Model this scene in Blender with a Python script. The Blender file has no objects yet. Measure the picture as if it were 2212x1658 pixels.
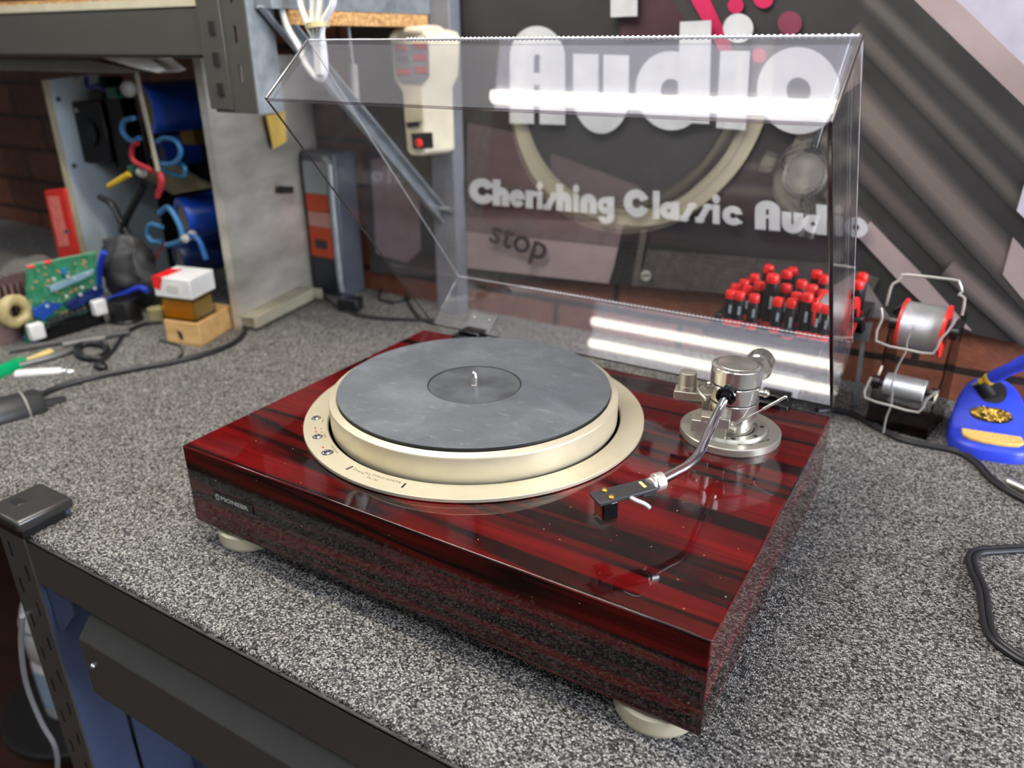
import bpy, math, random
from mathutils import Vector, Matrix, noise
random.seed(7)
sc = bpy.context.scene
COL = sc.collection
# ---------------------------------------------------------------- camera
FPX = 1694.97; CA, CB, CC = 0.5479, 1.1591, -0.0052
CAM = Vector((0.6527, -0.4269, 0.3736))          # frame: x along bench, y to the wall, z above the turntable deck
OFF = Vector((0, 0, 1.011))                      # the deck stands 1.011 m above the floor
RC = (Matrix.Rotation(CA, 3, 'Z') @ Matrix.Rotation(CB, 3, 'X') @ Matrix.Rotation(CC, 3, 'Z'))
cd = bpy.data.cameras.new('camera'); cam = bpy.data.objects.new('camera', cd); COL.objects.link(cam)
cd.sensor_width = 36; cd.lens = FPX / 2212 * 36; cd.clip_start = .02
cam.matrix_world = Matrix.Translation(CAM + OFF) @ RC.to_4x4()
cd.dof.use_dof = True; cd.dof.focus_distance = .68; cd.dof.aperture_fstop = 4.3
sc.camera = cam
# ---------------------------------------------------------------- world, colour management
w = bpy.data.worlds.new('World'); sc.world = w; w.use_nodes = True
w.node_tree.nodes['Background'].inputs[0].default_value = (.92, .94, 1.0, 1)
w.node_tree.nodes['Background'].inputs[1].default_value = .10
sc.view_settings.view_transform = 'Standard'; sc.view_settings.look = 'None'
sc.view_settings.gamma = 1; sc.view_settings.use_curve_mapping = False
sc.view_settings.exposure = 0.42
LED_STRENGTH = 20.0; FILL_STRENGTH = 12.0
try:
    sc.cycles.use_denoising = True; sc.cycles.max_bounces = 12; sc.cycles.transparent_max_bounces = 24
    sc.cycles.sample_clamp_indirect = 6; sc.cycles.caustics_reflective = False; sc.cycles.caustics_refractive = False
except Exception: pass

def A(u, v, x=None, y=None, z=None):
    """where the line of sight through photo pixel (u,v) meets the plane x=, y= or z="""
    d = RC @ Vector(((u - 1106) / FPX, -(v - 829) / FPX, -1))
    i, val = (0, x) if x is not None else ((1, y) if y is not None else (2, z))
    return CAM + d * ((val - CAM[i]) / d[i])
V = lambda *a: Vector(a)
B = -0.111                                       # bench carpet surface
# ---------------------------------------------------------------- materials
def lin(c): 
    return tuple(((k/255)/12.92 if k/255 <= .04045 else ((k/255+.055)/1.055)**2.4) for k in c) + (1,)
class NT:
    def __init__(s, name):
        s.m = bpy.data.materials.new(name); s.m.use_nodes = True; s.t = s.m.node_tree; s.b = s.t.nodes['Principled BSDF']
    def n(s, typ, **kw):
        k = s.t.nodes.new(typ)
        for a, b in kw.items(): setattr(k, a, b)
        return k
    def l(s, a, b): s.t.links.new(a, b)
    def coord(s, scale=(1, 1, 1), rot=(0, 0, 0), loc=(0, 0, 0)):
        g = s.n('ShaderNodeNewGeometry'); mp = s.n('ShaderNodeMapping'); tc = s.n('ShaderNodeTexCoord')
        s.l(tc.outputs['Object'], mp.inputs[0]); mp.inputs['Scale'].default_value = scale
        mp.inputs['Rotation'].default_value = rot; mp.inputs['Location'].default_value = loc
        return mp.outputs[0]
    def ramp(s, fac, stops, interp='LINEAR'):
        r = s.n('ShaderNodeValToRGB'); e = r.color_ramp.elements; r.color_ramp.interpolation = interp
        while len(e) < len(stops): e.new(.5)
        for k, (p, c) in zip(e, stops): k.position = p; k.color = c
        s.l(fac, r.inputs[0]); return r.outputs[0]
    def noise(s, vec, scale, detail=3, rough=.5, dist=0):
        k = s.n('ShaderNodeTexNoise'); s.l(vec, k.inputs['Vector']); k.inputs['Scale'].default_value = scale
        k.inputs['Detail'].default_value = detail; k.inputs['Roughness'].default_value = rough; k.inputs['Distortion'].default_value = dist
        return k.outputs[0]
    def bump(s, h, strength=.3, dist=.001):
        k = s.n('ShaderNodeBump'); k.inputs['Strength'].default_value = strength; k.inputs['Distance'].default_value = dist
        s.l(h, k.inputs['Height']); s.l(k.outputs[0], s.b.inputs['Normal'])
MC = {}
def mat(name, col, rough=.5, metal=0, var=.12, vs=25, coat=0, spec=.5, emit=0, bump=0, bs=300, aniso=0, trans=0):
    """a procedural material: base colour with a little noise in colour and in gloss"""
    if name in MC: return MC[name]
    k = NT(name); c = lin(col); b = k.b
    vec = k.coord()
    nz = k.noise(vec, vs, 4)
    k.l(k.ramp(nz, [(.3, tuple(x*(1-var) for x in c[:3])+(1,)), (.7, tuple(min(1, x*(1+var)) for x in c[:3])+(1,))]), b.inputs['Base Color'])
    k.l(k.ramp(nz, [(.3, (max(.02, rough*(1-var*.6)),)*3+(1,)), (.7, (min(1, rough*(1+var*.6)),)*3+(1,))]), b.inputs['Roughness'])
    b.inputs['Metallic'].default_value = metal; b.inputs['Coat Weight'].default_value = coat; b.inputs['Coat Roughness'].default_value = .05
    b.inputs['Specular IOR Level'].default_value = spec
    if trans: b.inputs['Transmission Weight'].default_value = trans
    if emit: b.inputs['Emission Color'].default_value = c; b.inputs['Emission Strength'].default_value = emit
    if bump: k.bump(k.noise(vec, bs, 2), bump)
    if aniso:
        t = k.n('ShaderNodeTangent'); t.direction_type = 'RADIAL'; t.axis = 'Z'; k.l(t.outputs[0], b.inputs['Tangent'])
        b.inputs['Anisotropic'].default_value = aniso
    MC[name] = k.m; return k.m
def acrylic(name, tint=(.93, .93, .94), ior=1.49, rough=.01, haze=0):
    """clear sheet: fresnel reflection over a tinted see-through body"""
    k = NT(name); t = k.t; t.nodes.remove(k.b)
    tr = k.n('ShaderNodeBsdfTransparent'); tr.inputs[0].default_value = tint + (1,)
    gl = k.n('ShaderNodeBsdfGlossy'); gl.inputs['Roughness'].default_value = rough
    lw = k.n('ShaderNodeLayerWeight'); lw.inputs[0].default_value = .5; r0 = ((ior-1)/(ior+1))**2
    pw = k.n('ShaderNodeMath', operation='POWER'); k.l(lw.outputs['Facing'], pw.inputs[0]); pw.inputs[1].default_value = 5
    fr = k.n('ShaderNodeMath', operation='MULTIPLY_ADD'); k.l(pw.outputs[0], fr.inputs[0]); fr.inputs[1].default_value = 1-r0; fr.inputs[2].default_value = r0
    mx = k.n('ShaderNodeMixShader'); k.l(fr.outputs[0], mx.inputs[0]); k.l(tr.outputs[0], mx.inputs[1]); k.l(gl.outputs[0], mx.inputs[2])
    out = t.nodes['Material Output']; last = mx.outputs[0]
    if haze:
        df = k.n('ShaderNodeBsdfDiffuse'); df.inputs[0].default_value = (.8, .8, .82, 1)
        m2 = k.n('ShaderNodeMixShader'); v = k.coord((1, 1, 1))
        sp = k.noise(v, 240, 5, .7); f = k.ramp(sp, [(.60, (haze,)*3+(1,)), (.74, (haze*7,)*3+(1,))])
        k.l(f, m2.inputs[0]); k.l(last, m2.inputs[1]); k.l(df.outputs[0], m2.inputs[2]); last = m2.outputs[0]
    k.l(last, out.inputs[0]); return k.m
# carpet: loop pile, light and dark yarn, shade between loops painted in
k = NT('loop_carpet'); v = k.coord()
vo = k.n('ShaderNodeTexVoronoi'); vo.inputs['Scale'].default_value = 600; k.l(v, vo.inputs['Vector'])
wrp = k.noise(v, 30, 3)
sep = k.n('ShaderNodeSeparateColor'); k.l(vo.outputs['Color'], sep.inputs[0])
yarn = k.ramp(sep.outputs[0], [(0, lin((48, 48, 50))), (.3, lin((100, 99, 97))), (.62, lin((158, 156, 151))), (1, lin((224, 221, 213)))])
gap_shade = k.ramp(vo.outputs['Distance'], [(.0, (1, 1, 1, 1)), (.42, (.75, .75, .75, 1)), (.75, (.12, .12, .12, 1))])
mx = k.n('ShaderNodeMix', data_type='RGBA', blend_type='MULTIPLY'); mx.inputs[0].default_value = .78; k.l(yarn, mx.inputs[6]); k.l(gap_shade, mx.inputs[7])
mx2 = k.n('ShaderNodeMix', data_type='RGBA', blend_type='MULTIPLY'); mx2.inputs[0].default_value = 1
k.l(mx.outputs[2], mx2.inputs[6]); k.l(k.ramp(wrp, [(.3, (.82, .80, .78, 1)), (.7, (1, 1, 1, 1))]), mx2.inputs[7])
k.l(mx2.outputs[2], k.b.inputs['Base Color']); k.b.inputs['Roughness'].default_value = .95; k.b.inputs['Specular IOR Level'].default_value = .1
k.bump(k.ramp(vo.outputs['Distance'], [(0, (1, 1, 1, 1)), (.8, (0, 0, 0, 1))]), 1.0, .0012)
CARPET = k.m
# rosewood under gloss lacquer, grain along x
def wood(name, base, streak, red, stripes=.5, sc_=(.75, 8, 22), n3s=(1.0, 34, 50)):
    k = NT(name); v = k.coord(sc_, (0, 0, .07))
    n1 = k.noise(v, 1.0, 3, .5, .5); n2 = k.noise(k.coord((5, 230, 260), (0, 0, .07)), 1.0, 2, .5); n3 = k.noise(k.coord(n3s, (0, 0, .07)), 1.0, 4, .6, .3)
    c = k.ramp(n1, [(.30, lin(red)), (.40, lin(base)), (.418, lin(streak)), (.430, lin(streak)), (.455, lin(base)), (.50, lin(red)), (.555, lin(base)), (.572, lin(streak)), (.588, lin(streak)), (.61, lin(base)), (.67, lin(red)), (.70, lin(base))])
    c3 = k.ramp(n3, [(.34, (.22, .20, .20, 1)), (.46, (1, 1, 1, 1)), (.60, (1, 1, 1, 1)), (.74, (.5, .42, .42, 1))])
    mm = k.n('ShaderNodeMix', data_type='RGBA', blend_type='MULTIPLY'); mm.inputs[0].default_value = stripes; k.l(c, mm.inputs[6]); k.l(c3, mm.inputs[7]); c = mm.outputs[2]
    f = k.ramp(n2, [(.35, (.55, .55, .55, 1)), (.6, (1, 1, 1, 1))])
    m_ = k.n('ShaderNodeMix', data_type='RGBA', blend_type='MULTIPLY'); m_.inputs[0].default_value = .8; k.l(c, m_.inputs[6]); k.l(f, m_.inputs[7])
    dust = k.n('ShaderNodeTexVoronoi'); dust.inputs['Scale'].default_value = 75; k.l(k.coord(), dust.inputs['Vector'])
    d = k.ramp(dust.outputs['Distance'], [(.035, (1, 1, 1, 1)), (.055, (0, 0, 0, 1))])
    m2 = k.n('ShaderNodeMix', data_type='RGBA'); k.l(d, m2.inputs[0]); k.l(m_.outputs[2], m2.inputs[6]); m2.inputs[7].default_value = (.5, .25, .2, 1)
    k.l(m2.outputs[2], k.b.inputs['Base Color']); k.b.inputs['Roughness'].default_value = .35
    k.b.inputs['Coat Weight'].default_value = 1; k.b.inputs['Coat Roughness'].default_value = .035; k.b.inputs['Coat IOR'].default_value = 1.45
    k.b.inputs['Specular IOR Level'].default_value = .05
    return k.m
ROSE = wood('rosewood_lacquer', (84, 6, 8), (22, 5, 6), (108, 7, 11), .2)
ROSE2 = wood('rosewood_lacquer_darker', (50, 15, 11), (17, 8, 6), (98, 15, 12), .8, (1.1, 12, 30))  # browner, darker copy of the deck wood for the plinth sides
ROSE3 = wood('rosewood_lacquer_darker_side', (50, 15, 11), (17, 8, 6), (98, 15, 12), .8, (10, 1.1, 30), (34, 1.0, 50))
# rubber mat, chalky and scuffed
k = NT('rubber_mat'); v = k.coord()
a = k.noise(v, 18, 6, .65, .6); b2 = k.noise(k.coord((1, 3, 1), (0, 0, .7)), 60, 4, .7)
c = k.ramp(a, [(.25, lin((78, 82, 86))), (.52, lin((94, 99, 103))), (.75, lin((116, 121, 125)))])
m_ = k.n('ShaderNodeMix', data_type='RGBA', blend_type='SCREEN'); m_.inputs[0].default_value = .35; k.l(c, m_.inputs[6])
k.l(k.ramp(b2, [(.60, (0, 0, 0, 1)), (.80, (.5, .5, .5, 1))]), m_.inputs[7]); k.l(m_.outputs[2], k.b.inputs['Base Color'])
k.b.inputs['Roughness'].default_value = .55; k.b.inputs['Specular IOR Level'].default_value = .45; k.bump(a, .05)
RUBBER = k.m
# painted brick
k = NT('brown_brick'); v = k.coord((1, 1, 1), (math.radians(90), 0, 0))
br = k.n('ShaderNodeTexBrick'); k.l(v, br.inputs['Vector']); br.inputs['Scale'].default_value = 1
br.inputs['Brick Width'].default_value = .24; br.inputs['Row Height'].default_value = .086; br.inputs['Mortar Size'].default_value = .006
br.inputs['Color1'].default_value = lin((134, 82, 60)); br.inputs['Color2'].default_value = lin((104, 62, 46)); br.inputs['Mortar'].default_value = lin((44, 36, 32))
nz = k.noise(k.coord(), 45, 5, .7)
m_ = k.n('ShaderNodeMix', data_type='RGBA', blend_type='MULTIPLY'); m_.inputs[0].default_value = .7; k.l(br.outputs[0], m_.inputs[6]); k.l(k.ramp(nz, [(.3, (.5, .45, .42, 1)), (.7, (1.1, 1.05, 1, 1))]), m_.inputs[7])
k.l(m_.outputs[2], k.b.inputs['Base Color']); k.b.inputs['Roughness'].default_value = .45
ma = k.n('ShaderNodeMath', operation='SUBTRACT'); k.l(nz, ma.inputs[0]); k.l(br.outputs[1], ma.inputs[1]); k.bump(ma.outputs[0], .6, .006)
BRICK = k.m
# particle board
k = NT('particle_board'); v = k.coord(); vo = k.n('ShaderNodeTexVoronoi'); vo.inputs['Scale'].default_value = 260; k.l(v, vo.inputs['Vector'])
s2 = k.n('ShaderNodeSeparateColor'); k.l(vo.outputs['Color'], s2.inputs[0])
k.l(k.ramp(s2.outputs[0], [(0, lin((150, 105, 60))), (1, lin((214, 172, 112)))]), k.b.inputs['Base Color']); k.b.inputs['Roughness'].default_value = .8
CHIP = k.m
# pale wood block
k = NT('pale_wood'); n1 = k.noise(k.coord((8, 60, 60)), 1, 4)
k.l(k.ramp(n1, [(.3, lin((198, 152, 92))), (.7, lin((228, 188, 126)))]), k.b.inputs['Base Color']); k.b.inputs['Roughness'].default_value = .5
PALE = k.m
# plates that were milled or mottled
def mottled(name, c1, c2, rough, metal, scale, st=(1, 1, 1)):
    k = NT(name); n1 = k.noise(k.coord(st), scale, 6, .6)
    k.l(k.ramp(n1, [(.35, lin(c1)), (.65, lin(c2))]), k.b.inputs['Base Color']); k.b.inputs['Roughness'].default_value = rough; k.b.inputs['Metallic'].default_value = metal
    return k.m
ALU = mottled('raw_aluminium', (164, 160, 147), (214, 209, 195), .45, .5, 5, (1, 1, 3))
FOIL = mottled('floor_boards', (52, 32, 24), (78, 48, 34), .35, 0, 3, (1, 14, 1))
CHAMP = mat('champagne_aluminium', (222, 213, 184), .38, .5, .03, 60, bump=.04, bs=2500)
CHAMP2 = mat('satin_aluminium', (196, 191, 176), .3, .75, .03, 60)
STEEL = mat('polished_steel', (224, 221, 212), .17, .92, .03)
CHROME = mat('chrome', (232, 234, 238), .04, 1, .02)
BRUSH = mat('spun_aluminium', (218, 216, 206), .26, 1, .02, aniso=.85)
DARKGAP = mat('dark_gap', (14, 13, 12), .6)
BLACKP = mat('black_plastic', (20, 20, 22), .35)
BLACKG = mat('black_gloss', (12, 12, 14), .12)
CABLE = mat('black_cable', (34, 35, 37), .42)
RACK = mat('charcoal_powder_coat', (76, 75, 70), .34, .0, .03, 40, spec=.6)
RACKB = mat('charcoal_blue_light', (72, 84, 112), .45, .0, .06, 40)  # charcoal steel tinted for the blue light and shade on its side faces
GALV = mottled('galvanised_steel', (140, 148, 152), (172, 180, 184), .35, .6, 40)
GREYP = mat('grey_paint', (112, 113, 118), .5)
WHITEP = mat('white_plastic', (226, 226, 222), .4)
CREAM = mat('cream_plastic', (214, 205, 176), .42)
RED = mat('red_plastic', (222, 34, 30), .4)
REDD = mat('deep_red_print', (150, 30, 34), .5)
BLUE = mat('blue_plastic', (46, 68, 206), .4)
BLUEC = mat('blue_sleeve', (14, 66, 170), .3)
BLUEW = mat('light_blue_wire', (50, 104, 146), .45)
GREEN = mat('green_plastic', (0, 150, 92), .3)
YEL = mat('yellow_plastic', (214, 176, 50), .4)
YELL = mat('pale_yellow_plastic', (232, 210, 130), .45)
SPONGE = mat('yellow_sponge', (236, 190, 104), .95, var=.2, vs=300, bump=.5, bs=700)
BRASS = mat('brass', (206, 172, 84), .3, 1)
LENS = mat('solder_wire', (190, 190, 188), .35, .55)
PCB = mottled('green_circuit_board', (26, 98, 66), (60, 140, 100), .4, 0, 60)
AMBER = acrylic('amber_clear_plastic', (.93, .78, .45)); CLEAR = acrylic('clear_plastic', (.80, .79, .76)); SMOKE = acrylic('smoked_acrylic', (.45, .43, .42))
# ---------------------------------------------------------------- mesh helpers
class G:
    def __init__(s): s.v = []; s.f = []; s.m = []
    def add(s, vs, fs, mi=0):
        o = len(s.v); s.v += [Vector(q) for q in vs]; s.f += [tuple(i + o for i in f) for f in fs]; s.m += [mi] * len(fs); return s
    def box(s, x0, x1, y0, y1, z0, z1, mi=0):
        x0, x1 = sorted((x0, x1)); y0, y1 = sorted((y0, y1)); z0, z1 = sorted((z0, z1))
        return s.add([(x0,y0,z0),(x1,y0,z0),(x1,y1,z0),(x0,y1,z0),(x0,y0,z1),(x1,y0,z1),(x1,y1,z1),(x0,y1,z1)],
                     [(0,3,2,1),(4,5,6,7),(0,1,5,4),(1,2,6,5),(2,3,7,6),(3,0,4,7)], mi)
    def obox(s, c, hx, hy, hz, mi=0):
        """box about c with half-axis vectors hx, hy, hz"""
        c = Vector(c); q = []
        for k in (-1, 1):
            for i, j in ((-1,-1),(1,-1),(1,1),(-1,1)): q.append(c + hx*i + hy*j + hz*k)
        fl = hx.cross(hy).dot(hz) < 0
        fs = [(0,3,2,1),(4,5,6,7),(0,1,5,4),(1,2,6,5),(2,3,7,6),(3,0,4,7)]
        return s.add(q, [f[::-1] for f in fs] if fl else fs, mi)
    def prism(s, pts, off, mi=0):
        pts = [Vector(p) for p in pts]; n = len(pts); off = Vector(off)
        nr = sum(((pts[i]-pts[0]).cross(pts[(i+1) % n]-pts[0]) for i in range(1, n-1)), Vector())
        if nr.dot(off) > 0: pts = pts[::-1]
        s.add(pts + [p + off for p in pts], [tuple(range(n)), tuple(range(2*n-1, n-1, -1))] + [(i, i+n, (i+1) % n + n, (i+1) % n) for i in range(n)], mi)
        return s
    def lathe(s, c, prof, axis=(0,0,1), n=64, mi=0, close=True):
        c = Vector(c); ax = Vector(axis).normalized(); q = ax.to_track_quat('Z', 'Y'); X = q @ Vector((1,0,0)); Y = q @ Vector((0,1,0))
        vs = []; fs = []; m = len(prof)
        for r, h in prof:
            for i in range(n):
                t = 2*math.pi*i/n; vs.append(c + ax*h + X*(r*math.cos(t)) + Y*(r*math.sin(t)))
        for j in range(m-1):
            for i in range(n): fs.append((j*n+i, j*n+(i+1) % n, (j+1)*n+(i+1) % n, (j+1)*n+i))
        if close:
            if prof[0][0] > 1e-6: fs.append(tuple(range(n-1, -1, -1)))
            if prof[-1][0] > 1e-6: fs.append(tuple(range((m-1)*n, m*n)))
        return s.add(vs, fs, mi)
    def cyl(s, p0, p1, r0, r1=None, n=32, mi=0):
        p0 = Vector(p0); p1 = Vector(p1); h = (p1-p0).length
        return s.lathe(p0, [(r0, 0), (r0 if r1 is None else r1, h)], p1-p0, n, mi)
    def tube(s, pts, r, n=10, sub=6, mi=0, flat=1):
        pts = [Vector(p) for p in pts]
        if sub > 1 and len(pts) > 2:
            o = []; P = [pts[0]*2-pts[1]] + pts + [pts[-1]*2-pts[-2]]
            for i in range(1, len(P)-2):
                for k in range(sub):
                    t = k/sub; a, b, c, d = P[i-1], P[i], P[i+1], P[i+2]
                    o.append(.5*((2*b)+(c-a)*t+(2*a-5*b+4*c-d)*t*t+(3*b-a-3*c+d)*t**3))
            pts = o + [pts[-1]]
        vs = []; up = Vector((0,0,1)); prev = None; rr = r if callable(r) else (lambda t: r)
        for i, p in enumerate(pts):
            d = (pts[min(i+1, len(pts)-1)] - pts[max(i-1, 0)]).normalized()
            if prev is None: prev = d.orthogonal() if abs(d.z) > .95 else up.cross(d)
            X = (prev - d*prev.dot(d)).normalized(); Y = d.cross(X); prev = X; q = rr(i/(len(pts)-1))
            for k_ in range(n):
                t = 2*math.pi*k_/n; vs.append(p + X*(q*math.cos(t)) + Y*(q*flat*math.sin(t)))
        m = len(pts); fs = [(j*n+i, j*n+(i+1) % n, (j+1)*n+(i+1) % n, (j+1)*n+i) for j in range(m-1) for i in range(n)]
        fs += [tuple(range(n-1, -1, -1)), tuple(range((m-1)*n, m*n))]
        return s.add(vs, fs, mi)
    def ball(s, c, r, n=20, m=10, sc_=(1,1,1), mi=0):
        c = Vector(c); prof = [(max(1e-7, math.sin(math.pi*i/m)), -math.cos(math.pi*i/m)) for i in range(m+1)]
        o = len(s.v); s.lathe((0,0,0), prof, n=n, mi=mi, close=False)
        for i in range(o, len(s.v)): q = s.v[i]; s.v[i] = c + Vector((q.x*r*sc_[0], q.y*r*sc_[1], q.z*r*sc_[2]))
        return s
    def jitter(s, amp, freq):
        for i, q in enumerate(s.v): s.v[i] = q + noise.noise_vector(q*freq)*amp
        return s
ORG = {}
def mesh(name, g, mats, org, bevel=0, smooth=35, seg=2):
    me = bpy.data.meshes.new(name); me.from_pydata([tuple(q - org) for q in g.v], [], g.f); me.update()
    mats = mats if isinstance(mats, (list, tuple)) else [mats]
    for m_ in mats: me.materials.append(m_)
    for p, i in zip(me.polygons, g.m): p.material_index = i
    if smooth: me.shade_smooth(); me.set_sharp_from_angle(angle=math.radians(smooth))
    o = bpy.data.objects.new(name, me); COL.objects.link(o)
    if bevel:
        b = o.modifiers.new('bevel', 'BEVEL'); b.width = bevel; b.segments = seg; b.limit_method = 'ANGLE'; b.angle_limit = math.radians(40); b.harden_normals = False
    return o
def tag(o, label, cat, group=None, kind=None):
    if label: o['label'] = label
    if cat: o['category'] = cat
    if group: o['group'] = group
    if kind: o['kind'] = kind
    return o
def thing(name, label, cat, loc, group=None):
    o = bpy.data.objects.new(name, None); COL.objects.link(o); o.empty_display_size = .03
    loc = Vector(loc); o.location = loc + OFF; ORG[o] = loc; return tag(o, label, cat, group)
def part(name, g, mats, parent, label=None, **kw):
    if name in ('pillar', 'tonearm_base', 'platter', 'platter_surround', 'rubber_mat', 'foot', 'antiskate_knob', 'pillar_cap', 'counterweight', 'spindle', 'antiskate_dial'): kw.setdefault('smooth', 18)
    o = mesh(name, g, mats, ORG[parent], **kw); o.parent = parent; ORG[o] = ORG[parent]
    if label: o['label'] = label
    return o
def solo(name, g, mats, label, cat, group=None, kind=None, **kw):
    xs = [q.x for q in g.v]; ys = [q.y for q in g.v]; zs = [q.z for q in g.v]
    org = Vector(((min(xs)+max(xs))/2, (min(ys)+max(ys))/2, min(zs)))
    o = mesh(name, g, mats, org, **kw); o.location = org + OFF; ORG[o] = org; return tag(o, label, cat, group, kind)
def struct(name, g, m_, **kw): return solo(name, g, m_, None, None, None, 'structure', **kw)
def copy_tree(o, parent=None):
    c = o.copy(); COL.objects.link(c)
    if parent: c.parent = parent
    for ch in [q for q in bpy.data.objects if q.parent == o]: copy_tree(ch, c)
    return c
def text(name, body, size, org, xd, yd, m_, parent, ext=.0001, sx=1, align='LEFT', shear=0, bold=0):
    """raised lettering: xd is the reading direction, yd the up direction of the letters"""
    cu = bpy.data.curves.new(name, 'FONT'); cu.body = body; cu.size = size; cu.extrude = ext; cu.align_x = align; cu.shear = shear; cu.offset = bold; cu.resolution_u = 3
    to = bpy.data.objects.new(name, cu); COL.objects.link(to); dg = bpy.context.evaluated_depsgraph_get()
    me = bpy.data.meshes.new_from_object(to.evaluated_get(dg)); COL.objects.unlink(to); bpy.data.objects.remove(to)
    xd = Vector(xd).normalized(); zd = xd.cross(Vector(yd)).normalized(); yd = zd.cross(xd)
    M = Matrix((xd*sx, yd, zd)).transposed()
    base = Vector(org) - ORG[parent]
    for q in me.vertices: q.co = base + M @ q.co
    me.materials.clear(); me.materials.append(m_)
    o = bpy.data.objects.new(name, me); COL.objects.link(o); o.parent = parent; ORG[o] = ORG[parent]; return o
# ================================================================ the room
FL = -1.011
struct('floor', G().box(-3.2, 3.2, -3.4, .9, FL-.05, FL), FOIL, smooth=0)
struct('wall_back', G().box(-3.2, 3.2, .80, .95, FL, 1.75), BRICK, smooth=0)
struct('wall_left', G().box(-3.3, -3.2, -3.4, .8, FL, 1.75), mat('wall_paint', (120, 112, 104), .8), smooth=0)
struct('ceiling', G().box(-3.2, 3.2, -3.4, .95, 1.75, 1.85), mat('ceiling_paint', (215, 216, 220), .9), smooth=0)
# added glowing window in the right wall, shop wall behind the camera
g = G(); g.box(3.2, 3.3, -3.4, -.5, FL, 1.75).box(3.2, 3.3, .72, .95, FL, 1.75).box(3.2, 3.3, -.5, .72, FL, -.2).box(3.2, 3.3, -.5, .72, 1.3, 1.75)
struct('wall_right', g, mat('wall_paint', (120, 112, 104), .8), smooth=0)
wn = struct('fill_window_1', G().box(3.24, 3.26, -.5, .72, -.2, 1.3), mat('fill_window_glow', (226, 232, 246), .3, emit=25.0, var=0), smooth=0)  # added light source out of view, brightens metal and plates
g = G()
for y_ in (-.5, .09, .68): g.box(3.19, 3.24, y_, y_+.04, -.2, 1.3)
for z_ in (-.2, .53, 1.26): g.box(3.19, 3.24, -.5, .72, z_, z_+.04)
part('fill_window_frame', g, WHITEP, wn, smooth=0)
# overhead lamps
LED = mat('led_diffuser', (255, 245, 224), .5, emit=LED_STRENGTH, var=.0); FILL_GLOW = mat('fill_diffuser', (236, 244, 255), .5, emit=FILL_STRENGTH, var=0)
t = thing('pendant_light', 'white twin row lamp panel hanging right above the turntable', 'light', (.1, .25, 1.15))
part('lamp_panel', G().box(-.26, .62, .10, .47, 1.155, 1.19), mat('lamp_panel_glow', (226, 228, 244), .5, emit=2.3, var=0), t, bevel=.004)
for yy in (.285, .222): part('light_row', G().box(-.26, .60, yy-.009, yy+.009, 1.143, 1.1555), LED, t, smooth=0)
t2_ = thing('pendant_light', 'added batten lamp, unseen extra light over the front edge of the turntable', 'light', (-.15, .06, 1.15))  # invented lamp for extra light, placed outside the lid's reflections
part('batten', G().box(-.78, .48, .03, .09, 1.16, 1.19), WHITEP, t2_, bevel=.003); part('tube', G().cyl((-.76, .06, 1.145), (.46, .06, 1.145), .014, n=20), mat('fill_tube_warm', (255, 246, 228), .5, emit=84, var=0), t2_)
for xx in (-.7, .4): part('suspension_wire', G().cyl((xx, .06, 1.19), (xx, .06, 1.75), .0015, n=8), STEEL, t2_)
for xx in (-.2, .55): part('suspension_wire', G().cyl((xx, .25, 1.19), (xx, .25, 1.75), .0015, n=8), STEEL, t)
for i, (x, y, lx, ly) in enumerate(((-.9, -1.0, .6, .08), (1.2, -1.1, .6, .08), (-.2, -2.3, .6, .08), (-2.2, -.3, .08, .6))):  # unseen lamps added as room fill to light the walls
    t = thing('added_ceiling_light', ['added ceiling fill lamp toward the front left', 'added ceiling fill lamp toward the front right', 'added ceiling fill lamp farthest from the bench', 'added ceiling fill lamp beside the left wall'][i], 'light', (x, y, 1.75))
    part('fitting', G().box(x-lx-.03, x+lx+.03, y-ly-.03, y+ly+.03, 1.71, 1.75), WHITEP, t, bevel=.004)
    part('diffuser', G().box(x-lx, x+lx, y-ly, y+ly, 1.695, 1.7102), FILL_GLOW, t, smooth=0)
t = thing('added_ceiling_light', 'large dim glow panel added under the ceiling above the shelving end of the bench', 'light', (-1.4, .3, 1.75))  # added glow panel, puts a pale veil of reflection in the lid
part('frame', G().box(-2.35, -.45, -.25, .78, 1.725, 1.75), WHITEP, t, bevel=.004); part('diffuser', G().box(-2.3, -.5, -.2, .74, 1.715, 1.7255), mat('veil_glow', (232, 232, 238), .6, emit=.8, var=0), t, smooth=0)
# ================================================================ mural
MY = .79
t = thing('wall_banner', 'dark printed workshop banner with white lettering, diagonal stripes and a record ring', 'banner', (.4, MY, -.05))
mur = t
def pm(pts, y=MY, off=.004): return [A(u, v, y=y) for u, v in pts]
part('canvas', G().prism([V(-.235, MY, -.052), A(1330, 612, y=MY), A(1800, 655, y=MY), A(2212, 745, y=MY), V(1.5, MY, .03), V(1.5, MY, .62), V(-.235, MY, .62)], (0, .006, 0)), mottled('banner_ground', (38, 36, 36), (54, 52, 52), .45, 0, 4), t, smooth=0)
LAY = [0]
def layer(name, pts, m_, par=None):
    LAY[0] += 1; y = MY - .00012*LAY[0]
    return part(name, G().prism([A(u, v, y=y) for u, v in pts], (0, .0003, 0)), m_, par or t, smooth=0)
PK = mottled('print_dusty_pink', (140, 124, 122), (162, 146, 144), .45, 0, 6); PK2 = mottled('print_mauve_grey', (78, 68, 68), (92, 81, 81), .45, 0, 6)
BG1 = mat('print_warm_grey', (84, 79, 74), .45); BG2 = mat('print_taupe', (124, 112, 106), .45); LIL = mat('print_lilac', (180, 175, 188), .45)
BLK = mat('print_black', (30, 29, 30), .45); MAG = mat('print_magenta', (176, 26, 76), .45); PUR = mat('print_plum', (60, 36, 43), .45); BEI = mottled('print_beige', (124, 120, 104), (144, 140, 122), .45, 0, 8)
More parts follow.
